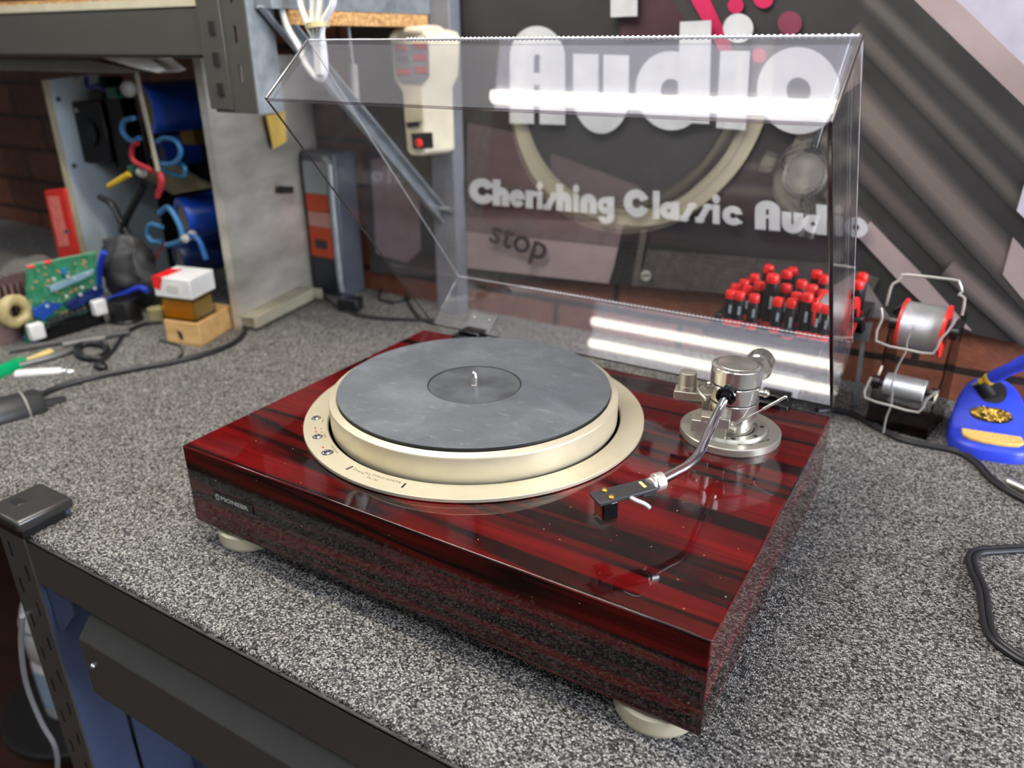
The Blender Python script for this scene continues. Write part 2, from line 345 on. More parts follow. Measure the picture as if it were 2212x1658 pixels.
DRK = mat('print_dark_grey', (60, 57, 56), .45)
layer('print_stripe', [(2065, -90), (2500, -90), (2500, 380), (2212, 140), (2050, -5)], LIL)
layer('print_stripe', [(1885, -90), (2020, -40), (2065, 0), (2212, 140), (2480, 395), (2480, 470), (2212, 228), (1975, 0)], PK)
def soft(a_, b_, hw, col, bg=(46, 44, 44)):
    dx, dy = b_[0]-a_[0], b_[1]-a_[1]; L_ = math.hypot(dx, dy); nx_, ny_ = -dy/L_, dx/L_
    for k_ in range(5):
        w_ = hw*(1.5-.24*k_); f_ = (k_+1)/5; c_ = tuple(int(bg[i]*(1-f_)+col[i]*f_) for i in range(3))
        layer('print_stripe', [(a_[0]+nx_*w_, a_[1]+ny_*w_), (b_[0]+nx_*w_, b_[1]+ny_*w_), (b_[0]-nx_*w_, b_[1]-ny_*w_), (a_[0]-nx_*w_, a_[1]-ny_*w_)], mat('print_%d_%d_%d' % c_, c_, .45, var=.04, vs=8))
soft((1850, -30), (2300, 410), 15, (80, 76, 72)); soft((1845, 60), (2290, 527), 15, (80, 75, 70)); soft((1800, 160), (2250, 650), 28, (104, 94, 89))
soft((1780, 283), (2076, 587), 15, (78, 71, 68)); soft((1790, 408), (1905, 524), 15, (96, 86, 84))
layer('print_stripe', [(1880, 478), (1985, 585), (2100, 715), (2030, 690), (1935, 600), (1850, 508)], PK)
layer('print_patch', [(2166, 593), (2188, 512), (2260, 590), (2300, 740), (2212, 648)], PK)
layer('print_patch', [(2196, 455), (2212, 400), (2300, 350), (2300, 560)], LIL)
soft((2050, 575), (2230, 735), 17, (108, 98, 94))
layer('print_patch', [(1010, 265), (1110, 285), (1380, 402), (1352, 470), (1200, 480), (1003, 470)], PK2)
layer('print_patch', [(1003, 470), (1345, 520), (1314, 612), (1003, 578)], PK)
layer('print_patch', [(1003, 470), (1350, 480), (1341, 535), (1003, 500)], mat('print_rose_grey', (108, 94, 94), .45))
layer('print_patch', [(1345, 490), (1385, 495), (1362, 617), (1318, 612)], BLK)
layer('print_stripe', [(1385, 495), (1398, 497), (1378, 618), (1364, 617)], BG1)
layer('print_patch', [(1398, 538), (1800, 570), (1900, 600), (1870, 660), (1378, 618)], mottled('print_gritty_grey', (62, 57, 56), (80, 75, 72), .45, 0, 80))
layer('print_patch', [(1862, 592), (1925, 690), (1870, 683), (1790, 670)], mat('print_stone_grey', (112, 104, 102), .45))
layer('print_patch', [(1340, 0), (1440, -20), (1500, 75), (1340, 90)], PUR)
layer('print_stripe', [(1470, -40), (1515, -40), (1590, 120), (1560, 120)], MAG)
for cx, cy, r in ((1589, 12, 17), (1649, -4, 22), (1706, 50, 26), (1640, 120, 16)):
    layer('print_dot', [(cx+r*math.cos(i*math.pi/10), cy+r*math.sin(i*math.pi/10)) for i in range(20)], MAG if r < 23 else mat('print_faded_magenta', (112, 48, 66), .45))
def catm(pts, k=8):
    P = [pts[0]] + pts + [pts[-1]]; o = []
    for i in range(1, len(P)-2):
        for j in range(k):
            t_ = j/k; q = []
            for c_ in (0, 1):
                a_, b_, c0, d_ = P[i-1][c_], P[i][c_], P[i+1][c_], P[i+2][c_]
                q.append(.5*((2*b_)+(c0-a_)*t_+(2*a_-5*b_+4*c0-d_)*t_*t_+(3*b_-a_-3*c0+d_)*t_**3))
            o.append(tuple(q))
    return o + [pts[-1]]
outer = catm([(1104, 215), (1118, 300), (1155, 385), (1220, 440), (1310, 478), (1395, 487), (1475, 468), (1550, 415), (1610, 345), (1648, 265), (1655, 200)])
inner = catm([(1128, 215), (1150, 300), (1190, 370), (1250, 420), (1330, 448), (1395, 452), (1460, 432), (1520, 385), (1570, 325), (1598, 260), (1604, 200)])
def strip(name, a_, b_, m_):
    LAY[0] += 1; y = MY - .00012*LAY[0]; g = G(); n = len(a_)
    for i in range(n-1): g.prism([A(*a_[i], y=y), A(*a_[i+1], y=y), A(*b_[i+1], y=y), A(*b_[i], y=y)], (0, .0003, 0))
    return part(name, g, m_, t, smooth=0)
strip('print_ring', outer, inner, BEI)
layer('print_disc', inner + [(1604, 195), (1128, 210)], mottled('print_slate', (44, 43, 43), (56, 54, 53), .4, 0, 5))
layer('print_patch', [(1190, 330), (1380, 402), (1400, 440), (1390, 451), (1330, 448), (1250, 420), (1190, 370)], PK2)
mid1 = [(a_[0]*.35+b_[0]*.65, a_[1]*.35+b_[1]*.65) for a_, b_ in zip(outer, inner)][46:]
mid2 = [(a_[0]*.5+b_[0]*.5, a_[1]*.5+b_[1]*.5) for a_, b_ in zip(outer, inner)][46:]
strip('print_ring_groove', mid1, mid2, BG2)
c0 = A(1395, 595, y=MY-.02)
g = G(); pc = A(1395, 595, y=MY-.0150); 
g.cyl(pc, pc+V(0, .001, 0), .009, n=24); part('print_screw', g, mat('print_silver', (160, 158, 148), .4), t)
g = G(); g.obox(pc+V(0, -.0004, 0), V(.007, 0, .002), V(0, .0003, 0), V(-.0003, 0, .001)); part('print_screw_slot', g, BLK, t, smooth=0)
# lettering: heavy rounded display capitals built from rings and bars in a unit box
LETW = mat('print_white', (182, 184, 184), .6); 
def glyph(ch, f, mk0):
    """f maps unit coordinates (0..1 wide, 0 = baseline, 1 = x height) to a point, mk adds a polygon"""
    kk = [0]
    def mk(p): mk0([V(q.x, q.y-kk[0]*.00012, q.z) for q in p])
    def arc(cx, cy, ro, ri, a0, a1, n=22, sy=1):
        kk[0] += 1
        for i in range(n):
            p, q = (math.radians(a0+(a1-a0)*k_/n) for k_ in (i, i+1))
            mk([f(cx+ro*math.cos(p), cy+ro*sy*math.sin(p)), f(cx+ro*math.cos(q), cy+ro*sy*math.sin(q)), f(cx+ri*math.cos(q), cy+ri*sy*math.sin(q)), f(cx+ri*math.cos(p), cy+ri*sy*math.sin(p))])
    def rc(x0, x1, y0, y1): kk[0] += 1; mk([f(x0, y0), f(x1, y0), f(x1, y1), f(x0, y1)])
    if ch == 'o': arc(.5, .5, .5, .15, 0, 360, 36)
    elif ch == 'c': arc(.5, .5, .5, .15, 26, 334, 30)
    elif ch == 'C': arc(.5, .76, .5, .18, 22, 338, 30, 1.5)
    elif ch == 'd': arc(.42, .5, .46, .12, 0, 360, 36); rc(.55, .98, 0, 1.5)
    elif ch == 'a': arc(.42, .5, .46, .12, 0, 360, 36); rc(.60, .98, 0, 1)
    elif ch == 'u': arc(.5, .44, .5, .05, 180, 360, 24); rc(0, .45, .44, 1); rc(.55, 1, .44, 1)
    elif ch == 'n': arc(.5, .56, .5, .05, 0, 180, 24); rc(0, .45, 0, .56); rc(.55, 1, 0, .56)
    elif ch == 'h': arc(.5, .56, .5, .05, 0, 180, 24); rc(0, .45, 0, 1.5); rc(.55, 1, 0, .56)
    elif ch == 'A': arc(.5, 1.0, .5, .07, 0, 180, 24); rc(0, .43, 0, 1.0); rc(.55, 1, 0, 1.0); rc(.40, .58, .60, .78)
    elif ch == 'i': rc(.08, .92, 0, 1); arc(.5, 1.3, .46, .0, 0, 360, 24, .52)
    elif ch == 'l': rc(.05, .95, 0, 1.5)
    elif ch == 'e': arc(.5, .5, .5, .14, 30, 330, 28); rc(.2, .95, .46, .64); arc(.5, .5, .5, .14, 0, 45, 5)
    elif ch == 'r': rc(0, .55, 0, 1); arc(.62, .6, .4, .1, 30, 160, 12)
    elif ch == 's': kk[0] += 1; mk([f(.0, .0), f(.40, .0), f(1.0, 1.0), f(.60, 1.0)]); arc(.30, .27, .29, .02, 180, 330, 12); arc(.70, .73, .29, .02, 0, 150, 12)
    elif ch == 'g': arc(.45, .5, .46, .12, 0, 360, 32); rc(.58, .98, -.1, 1); arc(.5, -.08, .48, .1, 190, 360, 18, .9)
def word(name, spec, base, hx, par, m_, y):
    """spec: (letter, left, right) in photo pixels; base(u) gives the baseline; hx the x height in pixels"""
    g = G()
    def mk(p): g.prism(p, (0, .0009, 0))
    for ch, x0, x1 in spec:
        glyph(ch, lambda a_, b_: A(x0+(x1-x0)*a_, base(x0+(x1-x0)*a_) - b_*hx(x0), y=y), mk)
    return part(name, g, m_, par, smooth=0)
z4 = lambda X: X/2.404 + 980
bigb = lambda u: 266 + .029*(u-1128)
g = G(); yb = MY-.0165
def mkb(p): g.prism(p, (0, .003, 0))
def bigg(ch, x0, x1, y0, hx): glyph(ch, lambda a_, b_: A(x0+(x1-x0)*a_, y0 + (x1-x0)*a_*.03 - b_*hx, y=yb), mkb)
bigg('A', 1101, 1219, 266, 141); bigg('u', 1238, 1357, 277, 161); bigg('o', 1373, 1525, 279, 171); bigg('o', 1635, 1814, 287, 188)
PK_ = [0]
def poly(p): PK_[0] += 1; g.prism([A(u, v, y=yb-.0006-.0001*PK_[0]) for u, v in p], (0, .003, 0))
poly([(1556, 110), (1619, 110), (1609, 281), (1547, 276)]); poly([(1594+32*math.cos(i*math.pi/12), 61+32*math.sin(i*math.pi/12)) for i in range(24)])
poly([(1469, 47), (1535, 44), (1531, 268), (1462, 264)])
part('headline_lettering', g, LETW, t, 'large white word Audio on the banner', smooth=0)
g = G(); 
for p in ([(1319, -120), (1377, -120), (1375, 35), (1319, 37)],): poly(p)
part('upper_line_lettering', g, LETW, t, smooth=0)
sb = lambda u: 440 + .084*(u-1030) + (4 if u > 1600 else 0)
sm = [('C', 80, 215), ('h', 203, 288), ('e', 290, 370), ('r', 374, 440), ('i', 430, 462), ('s', 462, 548), ('h', 533, 612), ('i', 618, 652), ('n', 658, 742), ('g', 748, 834),
      ('C', 883, 1015), ('l', 1033, 1070), ('a', 1075, 1172), ('s', 1172, 1262), ('s', 1252, 1345), ('i', 1342, 1384), ('c', 1395, 1505),
      ('A', 1565, 1695), ('u', 1703, 1815), ('d', 1815, 1940), ('i', 1978, 2022), ('o', 2028, 2150)]
word('slogan_lettering', [(c_, z4(a_), z4(b_)) for c_, a_, b_ in sm], sb, lambda u: 37 + 7*(u-1020)/830, t, LETW, MY-.0150)['label'] = 'white slogan Cherishing Classic Audio'
p0 = A(1054, 520, y=MY-.0150); p1 = A(1190, 568, y=MY-.0150)
text('stop_lettering', 'stop', .066, p0, (p1-p0), (0, 0, 1), mat('print_soft_black', (52, 46, 47), .5), t, .0004, 1.05, shear=.12, bold=.001)
# banner piece left of the rear upright
t = thing('wall_banner', 'narrow left end of the banner with a pale mauve panel, behind the diagonal brace', 'banner', (-.33, .79, .0))
part('canvas', G().prism([A(745, 20, y=.79), A(962, 20, y=.79), A(962, 600, y=.79), A(800, 588, y=.79), A(790, 330, y=.79)], (0, .005, 0)), mottled('banner_edge_ground', (46, 42, 42), (64, 58, 58), .5, 0, 5), t, smooth=0)
part('print_patch', G().prism([A(800, 345, y=.788), A(850, 335, y=.788), A(905, 420, y=.788), A(910, 540, y=.788), A(880, 568, y=.788), A(812, 548, y=.788), A(806, 430, y=.788)], (0, .001, 0)), mat('print_mauve', (132, 114, 118), .5), t, smooth=0)
g = G()
for ch, x0, x1 in (('o', 802, 828), ('l', 836, 845), ('o', 852, 874)): glyph(ch, lambda a_, b_: A(x0+(x1-x0)*a_, 393+(x0-800)*.1-b_*24, y=.7865), lambda p: g.prism(p, (0, .0006, 0)))
part('print_lettering', g, mat('print_pale_mauve', (172, 158, 162), .5), t, smooth=0)
# ================================================================ bench
XL, XR, YF = -.168, 1.35, -.095
t = thing('workbench', 'charcoal steel frame of the workbench carrying the grey carpet', 'workbench', (.4, .2, FL))
part('board', G().box(-.166, XR, -.088, .79, -.128, B-.009).box(-1.9, -.166, -.040, .79, -.128, B-.009).box(-1.9, -.2225, -.079, -.040, -.128, B-.009), CHIP, t, smooth=0)
bm_ = G(); bm_.box(XL, XR, YF, YF+.004, -.174, -.1155); bm_.box(XL, XR, YF, -.0925, -.1195, -.1155); bm_.box(XL, XR, YF+.004, YF+.03, -.178, -.172); bm_.box(XL, XR, YF+.026, YF+.03, -.192, -.172)
part('front_beam', bm_, RACK, t, bevel=.0022, seg=3)
# second beam: sloping top, upright face
g = G(); x0, x1 = -.105, XR
pr = [(-.066, -.186), (-.098, -.222), (-.098, -.300), (-.092, -.300), (-.088, -.226), (-.060, -.192)]
g.prism([V(x0, a_, b_) for a_, b_ in pr], (x1-x0, 0, 0)); part('lower_beam', g, RACK, t, bevel=.001)
g = G()
for bx, bz in ((-.088, -.252), (-.08, -.190)): g.ball((bx, -.0985 if bz < -.2 else -.071, bz), .0035, 12, 6)
part('bolt', g, STEEL, t)
def upright(par, x, y, z0, z1, wx, wy, sx, sy, m1, m2, slots=True, th=.003, zt=None):
    """angle post: a flange along x and a flange along y from the corner (x,y)"""
    g = G(); xa, xb = (x, x+wx*sx); cw = .006; sh = .022
    zs = []; zz = z1-.03
    while slots and zz - sh > z0: zs.append((zz-sh, zz)); zz -= .05
    cols = [wx*.28, wx*.72]
    xs = sorted([xa, xb]); L0 = xs[0]; L1 = xs[1]
    if not slots: g.box(L0, L1, y, y+th, z0, z1)
    else:
        c1, c2 = L0+cols[0], L0+cols[1]
        g.box(L0, c1-cw/2, y, y+th, z0, z1); g.box(c1+cw/2, c2-cw/2, y, y+th, z0, z1); g.box(c2+cw/2, L1, y, y+th, z0, z1)
        for c_, dz in ((c1, 0), (c2, -.025)):
            zc = z1
            for a_, b_ in zs:
                a2, b2_ = a_+dz, b_+dz
                if a2 < z0: continue
                g.box(c_-cw/2, c_+cw/2, y, y+th, b2_, zc); zc = a2
            g.box(c_-cw/2, c_+cw/2, y, y+th, z0, zc)
    part('front_flange', g, m1, par, smooth=0)
    g = G(); yy = sorted((y+th, y+wy*sy)); g.box(x if sx < 0 else x, x-th*(1 if sx < 0 else -1), yy[0], yy[1], z0, z1); part('side_flange', g, m2, par, smooth=0)
# corner post under the black cap
upright(t, -.166, YF-.002, FL, -.100, .052, .055, -1, 1, RACK, RACKB)
part('gusset', G().prism([V(-.163, -.09, -.178), V(-.122, -.09, -.178), V(-.122, -.09, -.205), V(-.152, -.09, -.24), V(-.163, -.09, -.24)], (0, .003, 0)), RACKB, t, smooth=0)
part('post_cap', G().box(-.2205, -.1565, -.1035, -.0405, -.102, -.0885), mat('black_cap_grey_sheen', (50, 49, 47), .3), t, bevel=.004, seg=3)  # black cap lightened to stand in for its grey sheen
part('post_cap_collar', G().box(-.216, -.160, -.099, -.050, -.113, -.1015), BLACKP, t, bevel=.001)
g = G().box(-.206, -.190, -.083, -.073, -.0890, -.0876); part('cap_emboss', g, mat('black_plastic_relief', (34, 34, 36), .3), t, bevel=.001)
part('side_beam', G().box(-.196, -.166, -.04, .75, -.178, -.118), RACK, t, smooth=0)
g = G().box(-.166, -.163, -.038, .03, FL, -.18); g.box(-.166, -.135, .028, .032, FL, -.18); part('inner_post', g, RACKB, t, smooth=0)
g = G()
for zz in (-.30, -.36, -.43): g.ball((-.1615, -.010, zz), .003, 10, 6)
part('inner_post_bolt', g, BLACKG, t)
part('lower_shelf', G().box(-.16, XR, .02, .78, -.66, -.64), RACKB, t, smooth=0)
# carpet: fine frayed front edge
g = G(); nx, ny = 300, 6
cx0, cx1 = -.176, XR
ys = [-.0920, -.0912, -.0895, -.0865, -.082, -.07]
for i in range(nx+1):
    x = cx0 + (cx1-cx0)*i/nx
    for j, y in enumerate(ys):
        zt = [-.0075, -.004, -.0015, -.0005, 0, 0][j]
        n_ = noise.noise(V(x*160, y*300, 1)) * .0016 * (1 if j < 5 else .0)
        n2 = noise.noise(V(x*90, 7, j*3)) * .0018 * (j < 3)
        g.v.append(V(x, y+n2, B+zt+n_))
for i in range(nx):
    for j in range(ny-1): a_ = i*ny+j; g.f.append((a_, a_+ny, a_+ny+1, a_+1)); g.m.append(0)
g.box(cx0, XR, -.0895, -.0700, B-.009, B-.0065); g.box(cx0, XR, -.0702, .797, B-.009, B)
g.box(-1.9, cx0, -.0400, .797, B-.009, B); g.box(-1.9, -.2225, -.0800, -.0400, B-.009, B)
car = solo('bench_carpet', g, CARPET, 'grey flecked loop pile carpet covering the top of the workbench', 'carpet', smooth=60)
# wiry loops along the cut edge
g = G()
for i in range(420):
    x = random.uniform(-.17, .62); r = random.uniform(.0008, .0015); y = -.0912+random.uniform(-.0014, .0015); z = B-random.uniform(.0005, .0065); a_ = random.uniform(0, 6.28)
    d = V(math.cos(a_), math.sin(a_)*.4, random.uniform(.1, .8))*r*1.4
    g.tube([V(x, y, z)-d, V(x, y, z)+V(0, -r*.7, r*.7), V(x, y, z)+d], r*.55, 5, 3)
fr = solo('carpet_fringe', g, CARPET, 'frayed grey yarn loops along the cut front edge of the carpet', 'carpet edge', kind='stuff')
# ================================================================ turntable
W_, D_, H_ = .55, .4043, .0887
t = thing('turntable', 'red rosewood turntable with champagne platter and raised clear lid', 'turntable', (.275, .2, B))
TT = t
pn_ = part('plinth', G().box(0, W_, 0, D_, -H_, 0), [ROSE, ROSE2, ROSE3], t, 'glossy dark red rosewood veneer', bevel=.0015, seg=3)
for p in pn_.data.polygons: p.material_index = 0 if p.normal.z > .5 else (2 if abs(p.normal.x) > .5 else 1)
for fx in (.045, W_-.045):
    for fy in (.034, D_-.045):
        f = part('foot', G().lathe((fx, fy, B), [(.030, 0), (.034, .001), (.035, .004), (.035, .0165), (.032, .018), (.026, .018), (.026, .0235)], n=48), CHAMP, t)
        part('foot_pad', G().lathe((fx, fy, B), [(.028, -.0008), (.028, .0008)], n=32), BLACKP, f)
SX, SY = .2148, .2131
RT = .0048
ring = part('platter_surround', G().lathe((SX, SY, 0), [(.1572, -.0002), (.1800, -.0002), (.1803, .0006), (.1822, .0008), (.1826, .0012), (.1827, RT-.0006), (.1822, RT), (.1584, RT), (.1572, RT-.0012), (.1572, -.0002)], n=160, close=False), CHAMP, t)
part('surround_skirt', G().lathe((SX, SY, 0), [(.1570, .0001), (.145, .0001), (.145, .0004), (.1570, .0004)], n=120), DARKGAP, ring)
pl_ = part('platter', G().lathe((SX, SY, 0), [(.147, .0012), (.1536, .0012), (.1541, .0040), (.1545, .0290), (.1540, .0301), (.1472, .0322), (.1464, .0320), (.1460, .0290), (.02, .0290)], n=160, close=False), CHAMP, t)
rm = part('rubber_mat', G().lathe((SX, SY, 0), [(.1452, .0292), (.1457, .0354), (.1453, .0359), (.0505, .0359), (.0501, .0353), (.0493, .0352), (.004, .0352)], n=160, close=True), [RUBBER, mat('clean_black_rubber', (26, 27, 28), .5)], t, 'grey scuffed rubber mat')
rm.data.materials.append(mottled('label_recess_rubber', (66, 69, 71), (92, 96, 99), .5, 0, 30))
for p in rm.data.polygons:
    if abs(p.normal.z) < .5: p.material_index = 1
    elif max((q_.x-0)**2+(q_.y-0)**2 for q_ in [rm.data.vertices[i_].co + ORG[rm] - V(SX, SY, 0) for i_ in p.vertices]) < .0502**2: p.material_index = 2
part('mat_groove', G().lathe((SX, SY, 0), [(.0493, .0353), (.0502, .0360), (.0507, .0360), (.0501, .0351)], n=120, close=False), DARKGAP, t)
part('spindle', G().lathe((SX, SY, 0), [(.0046, .0345), (.0046, .0357), (.0040, .0360), (.0040, .0445), (.0036, .0456), (.0023, .0492), (.0012, .0505), (.0001, .0508)], n=32), STEEL, t)
# controls on the surround
for i, (u, v, r) in enumerate(((683, 903, .0040), (686, 943, .0042), (707, 977, .0048))):
    c = A(u, v, z=RT)
    b_ = part('push_button', G().lathe(c, [(r*1.25, 0), (r*1.25, .0002), (r, .0002), (r, .0010), (r*.8, .0016), (r*.3, .0013), (.0001, .0012)], n=28), CHROME, ring)
g = G()
for u, v in ((681, 924), (683, 932), (698, 966)):
    c = A(u, v, z=RT+.0002); d = V(.0019, -.0006, 0); e = V(.0006, .0019, 0)*.5
    g.prism([c-d, c+e, c+d, c-e], (0, 0, .0003))
part('indicator_light', g, RED, ring)
g = G()
for u, v in ((755, 1010), (872, 1048)):
    c = A(u, v, z=RT+.0002); rd = (c - V(SX, SY, c.z)).normalized(); tn = V(-rd.y, rd.x, 0)
    g.obox(c, rd*.0040, tn*.0009, V(0, 0, .0001))
part('index_mark', g, DARKGAP, ring)
INK = mat('dark_grey_ink', (124, 118, 98), .5)
def arctext(words, rad, par, size, ink=INK):
    for s_, (u, v) in words:
        c = A(u, v, z=RT+.0001); rd = (c - V(SX, SY, c.z)).normalized(); tn = V(-rd.y, rd.x, 0)
        text('surround_lettering', s_, size, c, tn, -rd, ink, par, .00004, 1.3)
arctext([('Quartz', (761, 1012)), ('PLL', (786, 1021)), ('DIRECT', (803, 1026)), ('DRIVE', (836, 1036)), ('PL-70', (791, 1031))], 0, ring, .0042)
arctext([('POWER', (697, 903))], 0, ring, .0022); arctext([('SPEED', (699, 938))], 0, ring, .0022); arctext([('START/STOP', (714, 962))], 0, ring, .0026)
arctext([('33', (692, 924)), ('45', (692, 932))], 0, ring, .0022)
# badge
p0 = A(462, 1059, y=0); p1 = A(545, 1089, y=0); p2 = A(546, 1110, y=0)
bx0, bx1, bz1, bz0 = p0.x, p1.x, p0.z, p2.z
bd = part('badge', G().box(bx0, bx1, -.0012, .0, bz0, bz1), mat('badge_black', (30, 30, 32), .4), t, bevel=.0003)
SILV = mat('silver_print', (214, 214, 208), .3, .7)
hb = (bz1-bz0)
text('badge_lettering', 'PIONEER', hb*.64, (bx0+hb*1.02, -.0013, bz0+hb*.30), (1, 0, 0), (0, 0, 1), SILV, bd, .0002, (bx1-bx0-hb*1.25)/(hb*.64*4.35), bold=.00016)
g = G(); ec = V(bx0+hb*.58, -.0013, bz0+hb*.52); er = hb*.26
for i in range(15):
    if i == 7: continue
    a0, a1 = (math.radians(-82+(344*(j/15))) for j in (i, i+1))
    g.prism([ec+V(math.cos(q)*r_*1.15, 0, math.sin(q)*r_*1.25) for q, r_ in ((a0, er), (a1, er), (a1, er*.68), (a0, er*.68))], (0, -.0003, 0))
g.box(ec.x-er*.14, ec.x+er*.14, -.0016, -.0013, ec.z-er*.1, ec.z+er*1.3); g.box(ec.x-er*.75, ec.x-er*.2, -.0016, -.0013, ec.z-er*1.5, ec.z-er*1.15); g.box(ec.x+er*.2, ec.x+er*.75, -.0016, -.0013, ec.z-er*1.5, ec.z-er*1.15)
part('badge_emblem', g, SILV, bd, smooth=0)
# ---- lid (acrylic cover, swung up 51 degrees)
LID = acrylic('lid_acrylic', (.955, .952, .958), 1.62, .0, .006); EDGE = mat('acrylic_cut_edge', (30, 24, 26), .12, coat=.6)  # cut edges coloured dark to stand in for internal reflection
P3 = V(0, .42, .003); U = V(0, .161-.42, .322-.003); LL = U.length; U.normalize(); Wd = V(0, .054*1.0, .0).cross(V(0, 0, 0)); Wd = V(0, -U.y*0 + U.z, -U.y).normalized(); HH = .088
th = .0042
def lp(x, a_, b_): return V(x, 0, 0) + P3 + U*a_ + Wd*b_
g = G(); X0, X1 = .003, .549
o8 = [lp(X0, 0, 0), lp(X1, 0, 0), lp(X1, LL, 0), lp(X0, LL, 0), lp(X0, 0, HH), lp(X1, 0, HH), lp(X1, LL, HH), lp(X0, LL, HH)]
i8 = [lp(X0+th, th, 0), lp(X1-th, th, 0), lp(X1-th, LL-th, 0), lp(X0+th, LL-th, 0), lp(X0+th, th, HH-th), lp(X1-th, th, HH-th), lp(X1-th, LL-th, HH-th), lp(X0+th, LL-th, HH-th)]
g.add(o8 + i8, [(4, 5, 6, 7), (0, 1, 5, 4), (1, 2, 6, 5), (2, 3, 7, 6), (3, 0, 4, 7)], 0)
g.f += [(12, 15, 14, 13), (8, 12, 13, 9), (9, 13, 14, 10), (10, 14, 15, 11), (11, 15, 12, 8)]; g.m += [0]*5
g.f += [(0, 8, 9, 1), (1, 9, 10, 2), (2, 10, 11, 3), (3, 11, 8, 0)]; g.m += [1, 1, 2, 1]
lid = part('dust_cover', g, [LID, EDGE, acrylic('acrylic_front_edge', (.52, .48, .52), 1.49, .05)], t, 'clear acrylic lid propped open', bevel=.0011, seg=2)
def beads(a_, b_, x0, x1, r, amp, pitch):
    n_ = int((x1-x0)/pitch*6); return G().tube([lp(x0+(x1-x0)*i/n_, a_, b_) for i in range(n_+1)], lambda q_: r*(1+amp*math.sin(q_*n_/6*2*math.pi)), 8, 1)
GLINT = mat('seam_glint_white', (236, 238, 244), .25, spec=.9, var=.05)  # white rods, partly beaded, imitate lamp glints along the lid's edges
part('seam_glint', beads(LL-.0012, HH-.0012, .135, .546, .0014, .35, .0046), GLINT, lid, 'white beaded rod along the lid edge imitating lamp glints'); part('seam_glint', beads(LL-.0012, HH-.0012, .006, .135, .0007, 0, .01), GLINT, lid)
part('seam_glint', beads(.0015, HH-.0015, .11, .546, .0010, .45, .0052), GLINT, lid); part('seam_glint', beads(.0015, HH-.0015, .006, .11, .0006, 0, .01), GLINT, lid)
for x_ in (.549-.0012, .003+.0012):
    part('lid_corner_edge', G().cyl(lp(x_, LL-.001, .001), lp(x_, LL-.001, HH-.001), .0016, n=10), mat('dark_corner_joint', (58, 52, 50), .15), lid)
    part('lid_side_glint', G().cyl(lp(x_, .001, HH-.001), lp(x_, LL-.001, HH-.001), .0006, n=8), GLINT, lid)
# hinges
for i, hx in enumerate((.075, .487)):
    h = part('hinge', G().box(hx-.019, hx+.019, .392, .4165, -.004, .006).box(hx-.016, hx+.016, .405, .428, -.03, .010), BLACKG, t, bevel=.0015)
    g = G(); c = lp(hx, -.004, .019); g.obox(c, V(.021, 0, 0), U*.0028, Wd*.016); part('hinge_plate', g, mat('hinge_grey', (104, 107, 106), .35), h, bevel=.001)
    g = G()
    for sx_ in (-.012, .012): g.ball(lp(hx+sx_, -.0005, .025), .0022, 12, 6)
    part('hinge_screw', g, STEEL, h)
part('rear_gasket', G().box(.02, .53, .4043, .4075, -.02, -.001), BLACKP, t, smooth=0)
# ---- tonearm
CX, CY = .468, .307
base = part('tonearm_base', G().lathe((CX, CY, 0), [(.050, 0), (.0505, .001), (.0505, .0075), (.0495, .0085), (.0385, .0088), (.0380, .0080), (.0370, .0080), (.0365, .0088), (.0350, .0110), (.0272, .0112), (.0268, .0095), (.0240, .0095)], n=120, close=False), CHAMP2, t)
g = G()
for k_ in range(8):
    a_ = math.radians(22+45*k_); c = V(CX+.0312*math.cos(a_), CY+.0312*math.sin(a_), .0113); g.lathe(c, [(.0023, 0), (.0021, .0001), (.0001, .0001)], n=16)
part('base_screw_hole', g, DARKGAP, base)
pil = part('pillar', G().lathe((CX, CY, -.0012), [(.0232, .008), (.0232, .0272), (.0240, .0280), (.0248, .0282), (.0248, .0418), (.0244, .0424), (.0236, .0426), (.0236, .0436), (.0244, .0438), (.0248, .0443), (.0248, .0600), (.0244, .0606), (.0236, .0608), (.0236, .0620), (.0246, .0622), (.0252, .0628), (.0252, .0784), (.0246, .0792), (.0202, .0799), (.0198, .0799)], n=120, close=False), STEEL, base, 'polished turned metal pillar')
pil2 = part('pillar_groove', G().lathe((CX, CY, -.0012), [(.0241, .0425), (.0241, .0437)], n=80, close=False).lathe((CX, CY, -.0012), [(.0241, .0607), (.0241, .0621)], n=80, close=False).lathe((CX, CY, -.0012), [(.0202, .07995), (.0196, .08)], n=80, close=False), DARKGAP, base)
cg = G().lathe((CX, CY, -.0012), [(.0197, .0790), (.0197, .0802), (.0193, .0805), (.0001, .0806)], n=96)
part('pillar_cap', cg, BRUSH, base)
g = G()
for k_, s_ in enumerate(('1', '2', '3', '4', '0')):
    a_ = math.radians(-118+17*k_); c = V(CX+.0228*math.cos(a_), CY+.0228*math.sin(a_), .0788); tn = V(-math.sin(a_), math.cos(a_), 0); rd = V(math.cos(a_), math.sin(a_), 0)
    text('dial_number', s_, .0034, c - tn*.001 + rd*.0010, tn, -rd, mat('black_ink', (30, 30, 30), .5), base, .0001)
for s_, (u, v) in (('\u25c4LOCK', (1592, 961)), ('OPEN\u25ba', (1640, 957))):
    c = A(u, v, z=.0088); rd = (c-V(CX, CY, c.z)).normalized(); tn = V(-rd.y, rd.x, 0); text('base_lettering', s_, .0034, c, tn, -rd, mat('black_ink', (30, 30, 30), .5), base, .00005, 1.3)
